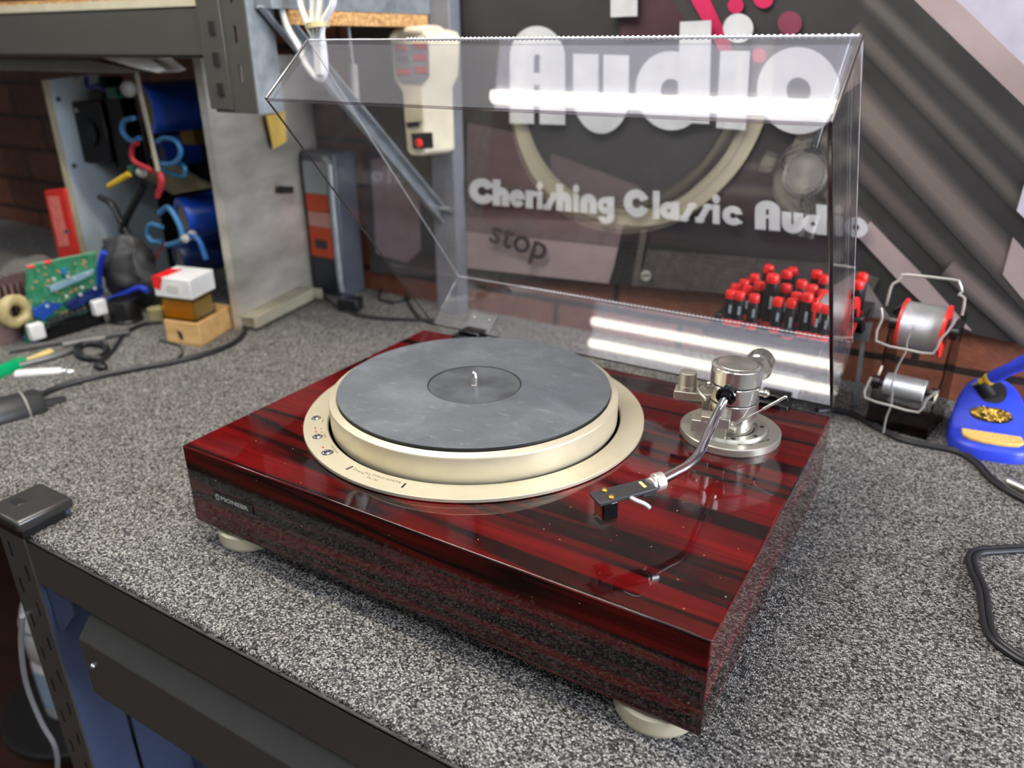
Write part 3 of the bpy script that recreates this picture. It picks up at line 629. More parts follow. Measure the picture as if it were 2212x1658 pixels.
# anti-skate arm and knob (to the left of the pillar)
ka = A(1484, 838, z=.046); ka.z = .046
ad = (V(CX, CY, 0)-V(ka.x, ka.y, 0)).normalized(); an = V(-ad.y, ad.x, 0)
L_ = (V(CX, CY, 0)-V(ka.x, ka.y, 0)).length
mid = V(ka.x, ka.y, 0) + ad*(L_-.024-.012)/2
part('antiskate_arm', G().obox(V(mid.x, mid.y, .0410), ad*((L_-.024+.012)/2), an*.0095, V(0, 0, .0042)), CHAMP2, base, bevel=.0006)
part('antiskate_foot', G().obox(V(CX, CY, .033)-ad*.026, ad*.004, an*.0080, V(0, 0, .012)), CHAMP2, base, bevel=.0006)
kb = part('antiskate_knob', G().lathe((ka.x, ka.y, 0), [(.0088, .0452), (.0088, .0640), (.0083, .0646), (.0001, .0647)], n=64), CHAMP2, base)
part('antiskate_dial', G().lathe((ka.x, ka.y, 0), [(.0091, .0452), (.0091, .0500), (.0087, .0502)], n=64), CHAMP2, base)
# arm tube
hz = .047
piv = V(*A(1572, 848, z=.0548)); 
pts = [piv + (piv-A(1557, 878, z=.0530))*.5, piv, A(1557, 878, z=.0530), A(1540, 913, z=.0515), A(1520, 958, z=.0495), A(1507, 984, z=.0485), A(1484, 1006, z=.0475), A(1455, 1022, z=.0465), A(1418, 1041, z=.046)]
arm = part('tonearm_tube', G().tube(pts, .0043, 20, 8), CHROME, t, 'chrome curved tonearm tube')
aT = (pts[2]-pts[1]).normalized()
part('arm_socket', G().cyl(piv-aT*.014, piv-aT*.002, .0062, n=32).cyl(piv-aT*.002, piv+aT*.0045, .0068, n=32), STEEL, arm, bevel=.0004)
cc = piv+aT*.0085
g = G(); q = aT.to_track_quat('Z', 'Y'); ux = q @ V(1, 0, 0); uy = q @ V(0, 1, 0)
up_ = (V(0, 0, 1)-aT*aT.z).normalized(); sd = aT.cross(up_)
pp = []
for k_ in range(25):
    a_ = math.radians(150-300*k_/24+180); pp.append(cc + up_*(.0078*math.cos(a_+math.pi)) + sd*(.0078*math.sin(a_+math.pi)))
g.tube(pp, .0022, 10, 1); g.tube([cc-sd*.0068+up_*.004, cc-sd*.009+up_*.0075], .0012, 8, 1)
part('arm_clip', g, BLACKG, base)
part('arm_sleeve', G().cyl(piv+aT*.0055, piv+aT*.0125, .0052, n=24), BLACKP, arm)
g = G(); g.tube([V(CX-.026, CY-.004, .046), V(CX-.033, CY-.012, .052), V(CX-.030, CY-.022, .050), V(CX-.020, CY-.030, .047)], .0013, 8, 5, flat=1.6); part('clip_hook', g, STEEL, base)
# lift block, lever
lb = A(1568, 905, z=.033)
g = G(); g.obox(V(CX-.008, CY-.0315, .028), V(.0135, .003, 0), V(-.003, .0085, 0)*.9, V(0, 0, .0055)); g.obox(V(CX-.020, CY-.034, .0225), V(.010, .002, 0), V(-.0022, .008, 0), V(0, 0, .0060)); g.obox(V(CX-.006, CY-.026, .020), V(.008, .002, 0), V(-.002, .006, 0), V(0, 0, .012))
part('lift_block', g, CHAMP2, base, bevel=.0006)
l0 = V(*A(1572, 925, z=.020)); l1 = A(1697, 857, y=.305); mid_ = l0.lerp(l1, .62)
g = G(); g.cyl(l0, mid_, .0008, n=12); g.cyl(mid_, l1, .0017, n=16); g.ball(l1, .0017, 12, 6); part('lift_lever', g, STEEL, base)
part('lever_pivot', G().cyl(l0+V(-.012, .001, 0), l0+V(.008, -.0007, 0), .0030, n=24), CHAMP2, base, bevel=.0003)
part('pivot_screw', G().cyl((CX+.0235, CY+.002, .052), (CX+.0300, CY+.003, .052), .0032, n=20).ball((CX+.030, CY+.003, .052), .0042, 14, 8), STEEL, base)
part('pivot_screw', G().cyl((CX-.0235, CY-.002, .052), (CX-.0275, CY-.0025, .052), .0028, n=20), STEEL, base)
# counterweight behind the pillar
wd = V(-.10, .99, 0).normalized(); w0 = A(1640, 787, z=.060); w0.z = .060
cwp = G().lathe(w0 - wd*.012, [(.0001, -.0001), (.013, 0), (.0150, .001), (.0150, .021), (.0138, .0225), (.0001, .0226)], wd, 64)
part('counterweight', cwp, STEEL, arm)
part('counterweight_stub', G().cyl(V(CX, CY, .056)+wd*.018, w0-wd*.010, .0052, n=24), STEEL, arm)
# headshell, cartridge
hA = A(1408, 1046, z=.046); hB = A(1284, 1079, z=.044)
hd = (hB-hA).normalized(); hs = hd.cross(V(0, 0, 1)).normalized(); hu = hs.cross(hd)
part('arm_collar', G().cyl(pts[-1]-hd*.006, pts[-1]+hd*.002, .0076, n=32).cyl(pts[-1]+hd*.001, hA+hd*.002, .0058, n=24), mat('pale_silver', (236, 234, 226), .3, .8), arm, bevel=.0006)
Lh = (hB-hA).length; hc = hA.lerp(hB, .5)
hsh = part('headshell', G().obox(hc, hd*(Lh/2), hs*.0088, hu*.0016).obox(hA+hd*.006-hu*.003, hd*.006, hs*.0065, hu*.003), mat('headshell_black', (46, 46, 48), .42), arm, bevel=.0007)
crt = hB - hd*.0105 - hu*.0090
part('cartridge', G().obox(crt, hd*.0065, hs*.0080, hu*.0075), BLACKG, arm, bevel=.0008)
part('cartridge_face', G().obox(crt+hd*.0068-hu*.0, hd*.0005, hs*.0060, hu*.0065), mat('cartridge_copper', (130, 48, 22), .4), arm)
part('stylus_guard', G().obox(crt-hu*.0095+hd*.001, hd*.0075, hs*.0066, hu*.0030), acrylic('guard_clear', (.62, .60, .60)), arm, bevel=.001)
g = G()
for s_ in (-1, 1):
    c = hB - hd*.0120 + hs*(.0055*s_) + hu*.0016; g.lathe(c, [(.0026, 0), (.0026, .0014), (.0015, .0026), (.0001, .0028)], hu, 20)
part('headshell_screw', g, BRASS, arm)
g = G().obox(hA+hd*.008+hs*.001+hu*.0017, hd*.0014, hs*.0046, hu*.0001); part('headshell_mark', g, YELL, arm, smooth=0)
sg = hs if hs.y < 0 else -hs
g = G(); f0 = hc - hd*.002 + sg*.008 - hu*.001; g.tube([f0, f0+sg*.006-hd*.002, f0+sg*.0115-hd*.006-hu*.001, f0+sg*.014-hd*.009-hu*.004], .0021, 12, 6, flat=.8); part('finger_lift', g, mat('bright_alu', (230, 230, 228), .3, .6), arm)
# ================================================================ cords and plugs on the right
def cord(name, pts, r, m_, label, cat='cable', twin=False, z=B, group=None):
    P_ = [A(u, v, z=z+r) for u, v in pts]; g = G()
    if twin:
        d = [(P_[min(i+1, len(P_)-1)]-P_[max(i-1, 0)]).normalized() for i in range(len(P_))]
        for s_ in (-1, 1): g.tube([p + V(-e.y, e.x, 0)*(r*.95*s_) for p, e in zip(P_, d)], r, 10, 8)
    else: g.tube(P_, r, 10, 8)
    return solo(name, g, m_, label, cat, group)
cord('signal_cable', [(1765, 885), (1800, 884), (1850, 897), (1900, 925), (1950, 949), (2010, 962), (2070, 975), (2110, 1000), (2140, 1032), (2180, 1060), (2240, 1092), (2310, 1130), (2350, 1165), (2300, 1186), (2212, 1184), (2150, 1187), (2112, 1191), (2098, 1206), (2104, 1232), (2122, 1275), (2128, 1320), (2140, 1368), (2180, 1405), (2240, 1435), (2400, 1470), (2700, 1480)], .0030, CABLE, 'black twin cable winding from behind the turntable across the carpet at the right', twin=True)
p = A(2180, 1042, z=B+.006); q = A(2225, 1062, z=B+.006); d = (q-p).normalized()
t = thing('phono_plug', 'silver phono plug lying on the carpet at the right', 'plug', (p.x, p.y, B))
part('barrel', G().cyl(p, p+d*.045, .0058, .0058, 32).lathe(p, [(.0062, -.001), (.0062, .004)], d, 32), STEEL, t)
# ================================================================ screwdrivers in a stepped rack
t = thing('screwdriver_rack', 'black stepped rack on the wall holding the red capped precision screwdrivers', 'tool rack', (.45, .70, -.022))
g = G(); g.box(.345, .498, .585, .63, -.022, .012); g.box(.345, .498, .63, .675, -.022, .018); g.box(.345, .498, .675, .799, -.022, .022); g.box(.498, .535, .69, .799, .002, .022)
part('rack_body', g, BLACKG, t, bevel=.002)
part('rack_edge', G().box(.344, .499, .5842, .5868, .006, .0135), mat('black_rubber', (30, 30, 30), .6), t)
def driver(h, r):
    t_ = thing('precision_screwdriver', 'x', 'screwdriver', (0, 0, 0), 'precision screwdrivers in the black rack')
    part('handle', G().lathe((0, 0, 0), [(.0022, -.012), (r*.75, 0), (r*.98, .003), (r, .006), (r, h*.72), (r*.94, h*.80), (r*.9, h-.010)], n=14), BLACKP, t_)
    part('cap', G().lathe((0, 0, 0), [(r*.9, h-.0115), (r*.98, h-.010), (r*.98, h-.003), (r*.8, h), (.0001, h)], n=14), RED, t_)
    part('collar', G().lathe((0, 0, 0), [(r*1.02, .001), (r*1.06, .002), (r*1.06, .0085), (r*1.02, .009)], n=14, close=False), RED, t_)
    part('size_mark', G().obox((r*.35, -r*.97, h*.50), V(r*.22, 0, 0), V(0, r*.05, 0), V(0, 0, h*.12)), mat('grey_mark', (150, 160, 165), .5), t_)
    part('shaft', G().cyl((0, 0, -.025), (0, 0, -.011), .0015, n=8), STEEL, t_)
    return t_
kinds = {h: driver(h, r) for h, r in ((.048, .0078), (.060, .0078), (.074, .0090))}
Z8 = lambda X, Y: (X/3.072+1180, Y/3.072+560)
drv = [(1230, 205, .60, .048), (1290, 215, .60, .048), (1385, 232, .60, .048), (1545, 255, .60, .048), (1635, 262, .60, .060), (1740, 222, .60, .060), (1805, 290, .598, .048), (1868, 302, .598, .048),
       (1262, 165, .635, .048), (1340, 178, .635, .048), (1418, 150, .635, .060), (1508, 98, .622, .074), (1595, 165, .64, .060), (1668, 220, .63, .048), (1770, 170, .64, .060), (1845, 205, .635, .060), (1815, 262, .615, .048),
       (1318, 135, .675, .048), (1388, 98, .69, .060), (1480, 38, .70, .060), (1602, 72, .69, .060), (1640, 55, .715, .060), (1700, 138, .675, .060), (1800, 72, .70, .060), (1850, 105, .69, .060), (2103, 92, .715, .060), (2075, 140, .69, .060)]
words_ = ['front row of the rack', 'middle row of the rack', 'back row of the rack']
rows = {0: [], 1: [], 2: []}
for X, Y, y, h in drv: rows[0 if y < .61 else (1 if y < .66 else 2)].append((X, Y, y, h))
used = set()
ordn = ['first', 'second', 'third', 'fourth', 'fifth', 'sixth', 'seventh', 'eighth', 'ninth', 'tenth', 'eleventh', 'twelfth']
for r_, lst in rows.items():
    for i, (X, Y, y, h) in enumerate(sorted(lst)):
        u, v = Z8(X, Y); p = A(u, v, y=y)
        o = kinds[h] if h not in used else copy_tree(kinds[h]); used.add(h)
        o.location = V(p.x, y, p.z-h) + OFF
        o['label'] = 'red capped %s screwdriver, %s from the left in the %s' % ('tall black' if h > .07 else ('black' if h > .05 else 'short black'), ordn[i], words_[r_])
# ================================================================ solder reel stand
def reel(name, c, ax, rf, rw, w_, label, flm, par=None):
    t_ = thing(name, label, 'solder reel', (c.x, c.y, c.z-rf)); ax = ax.normalized()
    if flm:
        for s_ in (-1, 1):
            part('flange', G().lathe(c+ax*(s_*w_/2), [(.008, -.0015), (rf, -.0015), (rf, .0015), (.008, .0015), (.008, -.0015)], ax, 64, close=False), flm, t_)
            part('hub', G().lathe(c+ax*(s_*w_/2), [(.008, -.002), (rf*.5, -.002), (rf*.5, .002), (.008, .002), (.008, -.002)], ax, 48, close=False), BLACKP, t_)
    prof = []; n_ = 26
    for i in range(n_): h = -w_/2+.0012+(w_-.0024)*i/n_; dh = (w_-.0024)/n_; prof += [(rw-.0008, h), (rw, h+dh*.5)]
    prof = [(.006, -w_/2+.0012)] + prof + [(rw-.0008, w_/2-.0012), (.006, w_/2-.0012)]
    part('solder_wire', G().lathe(c, prof, ax, 64, close=False), LENS, t_)
    return t_
SA = V(.985, -.10, 0).normalized()            # axle direction of the reels
c1 = A(1995, 707, y=.66); c2 = A(1955, 838, y=.66)
reel('solder_reel', c1, SA, .0335, .0305, .050, 'large reel of solder with red flanges on top of the wire stand', mat('red_flange', (214, 36, 30), .35))
reel('solder_reel', c2, SA, .0175, .0165, .052, 'small bare reel of solder low in the wire stand', None)
c3 = A(1806, 682, y=.615); tr = reel('solder_reel', c3, SA, .0285, .025, .040, 'reel of solder with red flanges half behind the lid edge', mat('red_flange', (214, 36, 30), .35))
part('reel_peg', G().tube([c3-SA*.015, c3+SA*.026, c3+SA*.030+V(0, .01, 0), V(c3.x+.026, .69, .010)], .0035, 10, 3), BLACKP, tr)
t = thing('reel_stand', 'wire reel stand with smoked sides and a clear base beside the blue iron stand', 'reel stand', (.60, .68, B))
fl_ = A(1868, 915, z=B); frr = A(2000, 952, z=B); sidev = (frr-fl_).normalized(); bk = V(-sidev.y, sidev.x, 0)*.085
ht = c1.z + .012 - B
for c in (fl_, frr):
    top = V(0, 0, ht); inn = bk*.9
    part('side_plate', G().prism([c+V(0,0,.001), c+bk+V(0,0,.001), c+bk*.92+top, c+bk*.35+top*1.0, c+bk*.25+V(0,0,ht*.62), c+bk*.30+V(0,0,ht*.5), c+V(0,0,ht*.34)], -sidev*.003 if c is frr else sidev*.003), SMOKE, t, smooth=0)
part('base_tray', G().prism([fl_+V(0,0,.001), frr+V(0,0,.001), frr+bk+V(0,0,.001), fl_+bk+V(0,0,.001)], (0, 0, .004)).prism([fl_+V(0,0,.001), frr+V(0,0,.001), frr+V(0,0,.034), fl_+V(0,0,.034)], bk.normalized()*.003), SMOKE, t, smooth=0)
for cc_, rr_ in ((c1, .004), (c2, .004)): part('axle', G().cyl(cc_-SA*.041, cc_+SA*.041, rr_, n=20).cyl(cc_-SA*.040, cc_-SA*.031, .009, n=20).cyl(cc_+SA*.031, cc_+SA*.040, .009, n=20), BLACKP, t)
def wire(name, pts, y, r, m_, par, sub=1, n=10):
    return part(name, G().tube([A(u, v, y=(y(i) if callable(y) else y)) for i, (u, v) in enumerate(pts)], r, n, sub), m_, par)
WIRE = mat('pale_wire', (196, 194, 184), .35, .5)
wire('top_loop', [(1915, 660), (1923, 625), (1930, 612), (1940, 607), (1948, 597), (1960, 593), (2060, 604), (2072, 610), (2078, 630), (2070, 636), (2084, 644), (2078, 680)], .69, .0017, WIRE, t, 2)
wire('guide_loop', [(1903, 665), (1905, 690), (1892, 736), (1960, 755), (2015, 763), (2030, 735), (2048, 715), (2064, 690)], .60, .0015, WIRE, t, 2)
wire('guide_loop', [(1882, 815), (1874, 830), (1868, 858), (1925, 876), (1984, 890), (2000, 865), (2018, 850), (2022, 845)], .60, .0015, WIRE, t, 2)
t = solo('solder_strand', G().tube([A(*q_, y=.61) for q_ in ((1975, 705), (1960, 735), (1957, 758), (1940, 790), (1928, 825), (1926, 870), (1915, 900), (1908, 935))], .0011, 8, 6), LENS, 'thin grey strand of solder hanging down in front of the reel stand', 'solder')
# metal strip standing left of the stand
t = thing('metal_bracket', 'pale grey T shaped metal strip standing behind the right edge of the lid', 'bracket', A(1845, 880, z=B))
yk = t.location.y
yk = A(1845, 880, z=B).y
part('head', G().prism([A(1846, 693, y=yk), A(1885, 698, y=yk), A(1876, 738, y=yk), A(1841, 732, y=yk)], (0, .002, 0)), GALV, t, smooth=0)
part('stem', G().prism([A(1860, 735, y=yk), A(1869, 736, y=yk), A(1852, 876, y=yk), A(1841, 876, y=yk)], (0, .0019, 0)), GALV, t, smooth=0)
# ================================================================ soldering iron stand
ib = V(.713, .675, B)
t = thing('iron_stand', 'blue soldering iron stand with sponge and brass wool', 'soldering stand', ib)
# footprint: rounded front, narrowing to the back; built from cross sections
fw = V(.16, -1, 0).normalized(); fr_ = V(1, .16, 0).normalized()
o_ = V(.708, .670, B)
def sec(z, f0, f1, w_):  # outline at height z from back f0 to front f1 with half width w_
    P = []
    for k_ in range(56):
        a_ = 2*math.pi*k_/56; cx = math.cos(a_); sy = math.sin(a_)
        e = 2/3.2; X = math.copysign(abs(cx)**e, cx); Yy = math.copysign(abs(sy)**e, sy)
        f = (f0+f1)/2 + (f1-f0)/2*Yy; ww = w_*(1 - .30*max(0, -Yy))
        P.append(o_ + fr_*(X*ww) + fw*f + V(0, 0, z))
    return P
ss = [sec(0, -.058, .052, .047), sec(.012, -.058, .052, .0475)]
def slab(P0, zf):  # raise: height depends on distance to the front
    return [V(p.x, p.y, B + zf((p-o_).dot(fw))) for p in P0]
prof = lambda f: .019 + max(0, min(1, (.012-f)/.068))*.054
top = slab(sec(.0, -.054, .046, .0425), prof); rim = slab(sec(.0, -.0575, .0505, .0465), lambda f: prof(f)-.004)
g = G(); allp = ss[0] + ss[1] + rim + top; n = 56
g.add(allp, [(j*n+i, j*n+(i+1) % n, (j+1)*n+(i+1) % n, (j+1)*n+i) for j in range(3) for i in range(n)] + [tuple(range(n-1, -1, -1))] + [tuple(3*n + q_ for q_ in ((j % n), ((j+1) % n), ((27-j) % n), ((28-j) % n))) for j in range(-14, 14)])
part('body', g, BLUE, t, smooth=50)
pn = V(0, 0, 1) + fw*.79; pn.normalize(); pr_ = fr_.copy(); pf = pn.cross(pr_)*-1
def onslope(f, s_, lift=0.0006): return o_ + fw*f + fr_*s_ + V(0, 0, prof(f)+lift)
sl = (onslope(.0, 0)-onslope(-.04, 0)).normalized()
def oval(f, a_, b_, dish=0, n_=28, lift=.0006):
    c = onslope(f, 0, lift); return [c + fr_*(a_*math.copysign(abs(math.cos(q_))**.8, math.cos(q_))) + sl*(b_*math.sin(q_)) for q_ in [2*math.pi*i/n_ for i in range(n_)]]
part('iron_well', G().prism(oval(-.0375, .0170, .0175), -pn*.001), DARKGAP, t)
part('well_opening', G().prism(oval(-.010, .0250, .0115), -pn*.001), DARKGAP, t)
g = G()
for i in range(220):
    a_ = random.uniform(0, 6.28); rr_ = math.sqrt(random.random()); c = onslope(-.010, 0, .0008) + fr_*(.0220*rr_*math.cos(a_)) + sl*(.0092*rr_*math.sin(a_)); b_ = random.uniform(0, 6.28)
    g.tube([c+V(math.cos(b_+k_)*.0024, math.sin(b_+k_)*.0024, random.uniform(0, .002)) for k_ in (0, 1, 2, 3)], .0005, 4, 2)
part('brass_wool', g, BRASS, t)['kind'] = 'stuff'
P_ = [o_ + fr_*(.034*X) + fw*(.0300+.0150*Y_) + V(0, 0, .0193) for X, Y_ in ((-1, -1), (.98, -1), (1, .1), (.8, .7), (.35, 1), (-.35, 1), (-.8, .7), (-1, .1))]
part('sponge', G().prism(P_, (0, 0, .0045)), SPONGE, t, bevel=.001)
i0 = onslope(-.042, -.004, .002); i1 = A(2120, 826, y=i0.y-.004); i2 = A(2212, 783, y=i0.y-.02); idr = (i2-i1).normalized()
part('iron_holder', G().cyl(onslope(-.036, -.003, -.004), i1-idr*.001, .0115, .0095, n=28), BLACKP, t)
t = thing('soldering_iron', 'blue soldering iron with yellow grip resting in the stand', 'soldering iron', i1)
part('tip', G().cyl(i1-idr*.012, i1+idr*.002, .004, n=16), STEEL, t)
part('collar', G().lathe(i1, [(.0065, 0), (.0060, .006), (.0085, .010), (.0080, .014)], idr, 24), YEL, t)
part('handle', G().lathe(i1, [(.0075, .013), (.0085, .020), (.0080, .045), (.0095, .055), (.0095, .12), (.008, .13)], idr, 24), BLUE, t)
# ================================================================ shelving over the left half
t = thing('shelving_unit', 'steel shelf frame over the left end of the bench', 'shelf frame', (-.28, .6, B))
g = G(); g.box(-1.9, -.300, .385, .389, .357, .421); g.box(-1.9, -.300, .385, .41, .417, .421); g.box(-1.9, -.300, .389, .415, .353, .358)
part('front_beam', g, RACK, t, bevel=.001)
SH = []
upright(t, -.258, .382, .281, 1.0, .085, .050, -1, 1, RACK, GALV)  # side flange in paler steel, imitates the light it reflects
part('beam_bracket', G().box(-.352, -.305, .3795, .3818, .285, .440), RACK, t, bevel=.0008)
for zz in (.305, .345, .385): part('bracket_hook', G().box(-.330, -.318, .3775, .3797, zz, zz+.016), mat('hook_dark', (34, 33, 30), .5), t, smooth=0)
part('side_beam', G().box(-.262, -.225, .40, .775, .415, .475), GALV, t, bevel=.001)
part('rear_upright', G().box(-.237, -.186, .752, .785, B, 1.0), GREYP, t, bevel=.002)
g = G(); ba = V(-.250, .405, .425); bb = V(-.222, .765, .065); bd_ = (bb-ba).normalized(); bs_ = V(1, 0, 0); bn = bd_.cross(bs_).normalized()
mid = (ba+bb)/2; hl = (bb-ba).length/2
g.obox(mid, bd_*hl, bs_*.0012, bn*.0105); g.obox(mid - bn*.0098 + bs_*(.008), bd_*hl, bs_*.0090, bn*.0012); g.obox(mid + bn*.0098 + bs_*(.005), bd_*hl, bs_*.0055, bn*.0012)
part('diagonal_brace', g, GALV, t)
part('brace_bolt', G().cyl(A(940, 446, y=.752), A(975, 452, y=.748), .0055, n=16), STEEL, t)
part('shelf_board', G().box(-1.9, -.262, .392, .772, .4215, .4385), CHIP, t, smooth=0)
part('board_edge', G().box(-1.9, -.300, .3885, .3915, .4215, .4330), mat('cream_edging', (205, 198, 172), .5), t, smooth=0)
part('side_board', G().box(-.262, -.225, .43, .745, .396, .4145), CHIP, t, smooth=0)
# under-shelf lamp housing with a white diffuser corner
t = thing('shelf_lamp', 'unlit grey lamp housing slung below the shelf beam with a white plastic end', 'lamp', (-.7, .42, .33))
a0, a1, a2, a3 = A(-60, 128, y=.43), A(190, 128, y=.43), A(265, 158, y=.43), A(-60, 150, y=.43)
g = G(); g.prism([a0, a1, A(300, 152, y=.43), a2, a3], (0, .05, 0)); part('housing', g, mat('lamp_grey', (132, 130, 124), .4, .3), t, bevel=.001)
g = G(); g.prism([A(222, 126, y=.405), A(255, 108, y=.405), A(325, 110, y=.405), A(326, 128, y=.405), A(356, 152, y=.405), A(340, 158, y=.405), A(290, 146, y=.405)], (0, .04, 0)); part('end_cap', g, WHITEP, t, bevel=.001)
t = solo('steel_canister', G().cyl(A(84, 14, y=.46), A(100, -70, y=.46), .013, n=24).cyl(A(70, 20, y=.5), A(72, -70, y=.5), .03, n=24), mat('dark_tin', (60, 66, 72), .3, .8), 'dark steel canister on the shelf above the amplifier', 'canister')
t.location.z = .4386 + OFF.z
# ================================================================ amplifier carcass standing on its end
t = thing('amplifier_chassis', 'stripped power amplifier standing on end with bare aluminium plate, blue capacitors and black fan', 'amplifier', (-.70, .62, B))
AM = t
part('outer_plate', G().prism([V(-.4813, .481, B), V(-.557, .790, B), V(-.557, .790, .352), V(-.4813, .481, .352)], (-.003, -.0008, 0)), ALU, t, 'bare mottled aluminium plate', smooth=0)
part('plate_lip', G().prism([V(-.4813, .480, B), V(-.4813, .480, .352), V(-.496, .476, .352), V(-.496, .476, B)], (0, -.002, 0)), ALU, t, smooth=0)
part('plate_slot', G().prism([A(600, 402, x=-.509), A(622, 402, x=-.509), A(622, 417, x=-.509), A(600, 417, x=-.509)], (.012, .003, 0)), DARKGAP, t, smooth=0)
bl = A(548, 690, x=-.478)
g = G(); xa = -.478
pp = [A(545, 655, x=-.495), A(575, 693, x=-.465), A(715, 640, x=-.50), A(712, 598, x=-.515), A(690, 592, x=-.53), A(600, 625, x=-.51)]
g.obox(V(-.492, .575, -.085), V(-.020, .095, 0), V(.022, .005, 0), V(0, 0, .002)); g.obox(V(-.470, .578, -.094), V(-.020, .095, 0), V(.0012, .0003, 0), V(0, 0, .011)); g.obox(V(-.4715, .487, -.094), V(-.001, .0012, 0), V(.022, .005, 0), V(0, 0, .011)); g.obox(V(-.4935, .675, -.094), V(-.001, .0012, 0), V(.022, .005, 0), V(0, 0, .011))
part('foot_bracket', g, mat('cream_metal', (176, 170, 148), .5, .3), t, bevel=.001)
part('tape', G().prism([A(574, 250, x=-.50), A(615, 240, x=-.512), A(618, 305, x=-.512), A(590, 322, x=-.504)], (.0012, 0, 0)), mat('yellow_tape', (222, 184, 92), .6), t, smooth=0)
XP = -.925
fp = [A(82, 178, x=XP), A(182, 168, x=XP), A(192, 186, x=XP), A(300, 540, x=XP), A(300, 700, x=XP), A(246, 700, x=XP)]
fp = [V(XP, .475, .311), V(XP, .58, .318), V(XP, .595, .300), V(XP, .66, .20), V(XP, .66, B), V(XP, .475, B)]
part('inner_plate', G().prism(fp, (-.003, 0, 0)), mat('blue_grey_steel', (188, 202, 208), .5, .1, .08, 12), t, smooth=0)
part('plate_flange', G().box(XP-.003, XP+.004, .466, .475, B, .311), mat('cream_edge', (168, 158, 130), .5), t, smooth=0)
part('back_panel', G().box(XP, -.56, .765, .772, B, .30).box(XP-.002, XP+.002, .66, .765, B, .30), mat('dark_panel', (30, 30, 34), .6), t, smooth=0)
g = G(); 
for u, v in ((126, 214), (160, 358), (143, 500)): g.cyl(A(u, v, x=XP+.0005), A(u, v, x=XP+.0005)+V(.001, 0, 0), .005, n=16)
part('plate_hole', g, mat('shadow_hole', (60, 66, 70), .6), t)
g = G()
for u, v in ((170, 174), (190, 322), (168, 238)): p_ = A(u, v, x=XP+.004); g.ball(p_, .0065, 14, 8)
part('plate_screw', g, mat('dull_screw', (190, 186, 170), .35, .6), t)
# fan
fy0, fy1 = .535, .575
p_a = A(168, 222, y=.54); p_b = A(255, 345, y=.54)
fc = A(212, 284, y=.545)
g = G(); g.obox(fc, V(.026, .010, 0)*1.3, V(-.006, .022, 0), V(0, 0, .058)); fan = part('fan', g, BLACKP, t, bevel=.004)
nf = V(-.010, .026, 0).normalized()*-1
g = G().lathe(fc + V(.0, -.024, 0), [(.027, 0), (.025, -.004), (.010, -.004), (.010, -.001), (.0001, -.001)], (0, -1, 0), 28, close=False); part('fan_hub', g, mat('fan_grey', (34, 35, 38), .4), fan)
part('fan_frame', G().obox(A(275, 290, y=.56), V(.017, .004, 0), V(-.004, .02, 0), V(0, 0, .075)), BLACKP, t, bevel=.003)
part('cable_trunk', G().obox(A(258, 265, y=.60), V(.012, 0, 0), V(0, .02, 0), V(0, 0, .09)), BLACKG, t, bevel=.003)
# capacitors
def capac(u, v, r, y, L, m_=BLUEC, dx=.35):
    c = A(u, v, y=y); ax = V(dx, 1, .05).normalized()
    k_ = part('capacitor', G().lathe(c, [(r*.62, .001), (r*.66, -.002), (r*.94, -.002), (r, .002), (r, L), (r*.9, L+.003)], ax, 40), m_, t)
    part('capacitor_top', G().lathe(c, [(.0001, .0005), (r*.64, .0005), (r*.64, .003)], ax, 28), mat('cap_tan', (120, 110, 84), .6), k_)
    return k_
capac(320, 235, .044, .50, .09); capac(395, 472, .040, .50, .10); capac(388, 560, .034, .53, .09, mat('dark_blue_sleeve', (10, 40, 96), .35)); capac(350, 330, .030, .60, .07)
for u, v in ((410, 240), (455, 545), (415, 275)): part('relay', G().obox(A(u, v, y=.60), V(.020, 0, 0), V(0, .015, 0), V(0, 0, .030)), mat('ochre_plastic', (150, 120, 44), .5), t, bevel=.002)
# wiring
def wr(pts, y, r, m_, sub=6): return part('wire', G().tube([A(u, v, y=y) for u, v in pts], r, 10, sub), m_, AM)
wr([(290, 255), (268, 262), (265, 285), (285, 305), (302, 298)], .47, .0045, BLUEW); wr([(335, 308), (355, 298), (380, 305), (390, 330), (375, 352), (345, 352), (330, 335)], .46, .0042, BLUEW)
wr([(345, 460), (362, 448), (380, 470), (392, 500), (390, 520), (360, 530)], .46, .0050, BLUEW); wr([(350, 490), (325, 485), (318, 505), (330, 522), (345, 522)], .46, .0045, BLUEW)
wr([(375, 350), (398, 360), (395, 380), (370, 375), (350, 365)], .47, .004, mat('teal_wire', (20, 96, 128), .45)); wr([(385, 525), (410, 510), (430, 520), (445, 560)], .47, .005, mat('navy_wire', (24, 74, 130), .45))
wr([(298, 310), (287, 315), (285, 335), (292, 350), (312, 360), (330, 370)], .455, .0045, mat('red_wire', (164, 38, 46), .45)); wr([(338, 560), (340, 545), (352, 530), (360, 525)], .47, .0018, REDD)
wr([(215, 425), (240, 440), (262, 480), (280, 510)], .475, .006, BLACKP); wr([(310, 400), (290, 440), (270, 480), (262, 520)], .475, .007, BLACKP)
wr([(185, 165), (190, 190), (215, 185), (230, 200)], .48, .004, mat('indigo_wire', (30, 36, 110), .45))
part('tie_rod', G().cyl(A(292, 150, y=.45), A(342, 370, y=.45), .0042, n=14), mat('beige_sleeve', (140, 132, 112), .5), AM)
part('red_clip', G().tube([A(345, 372, y=.447), A(349, 395, y=.447), A(340, 425, y=.447)], lambda q_: .006*(1-.5*abs(q_-.4)), 10, 4), mat('red_wire', (164, 38, 46), .45), AM)
part('yellow_clip', G().tube([A(235, 402, y=.46), A(255, 390, y=.46), A(280, 375, y=.46)], .0052, 10, 4), YEL, AM)
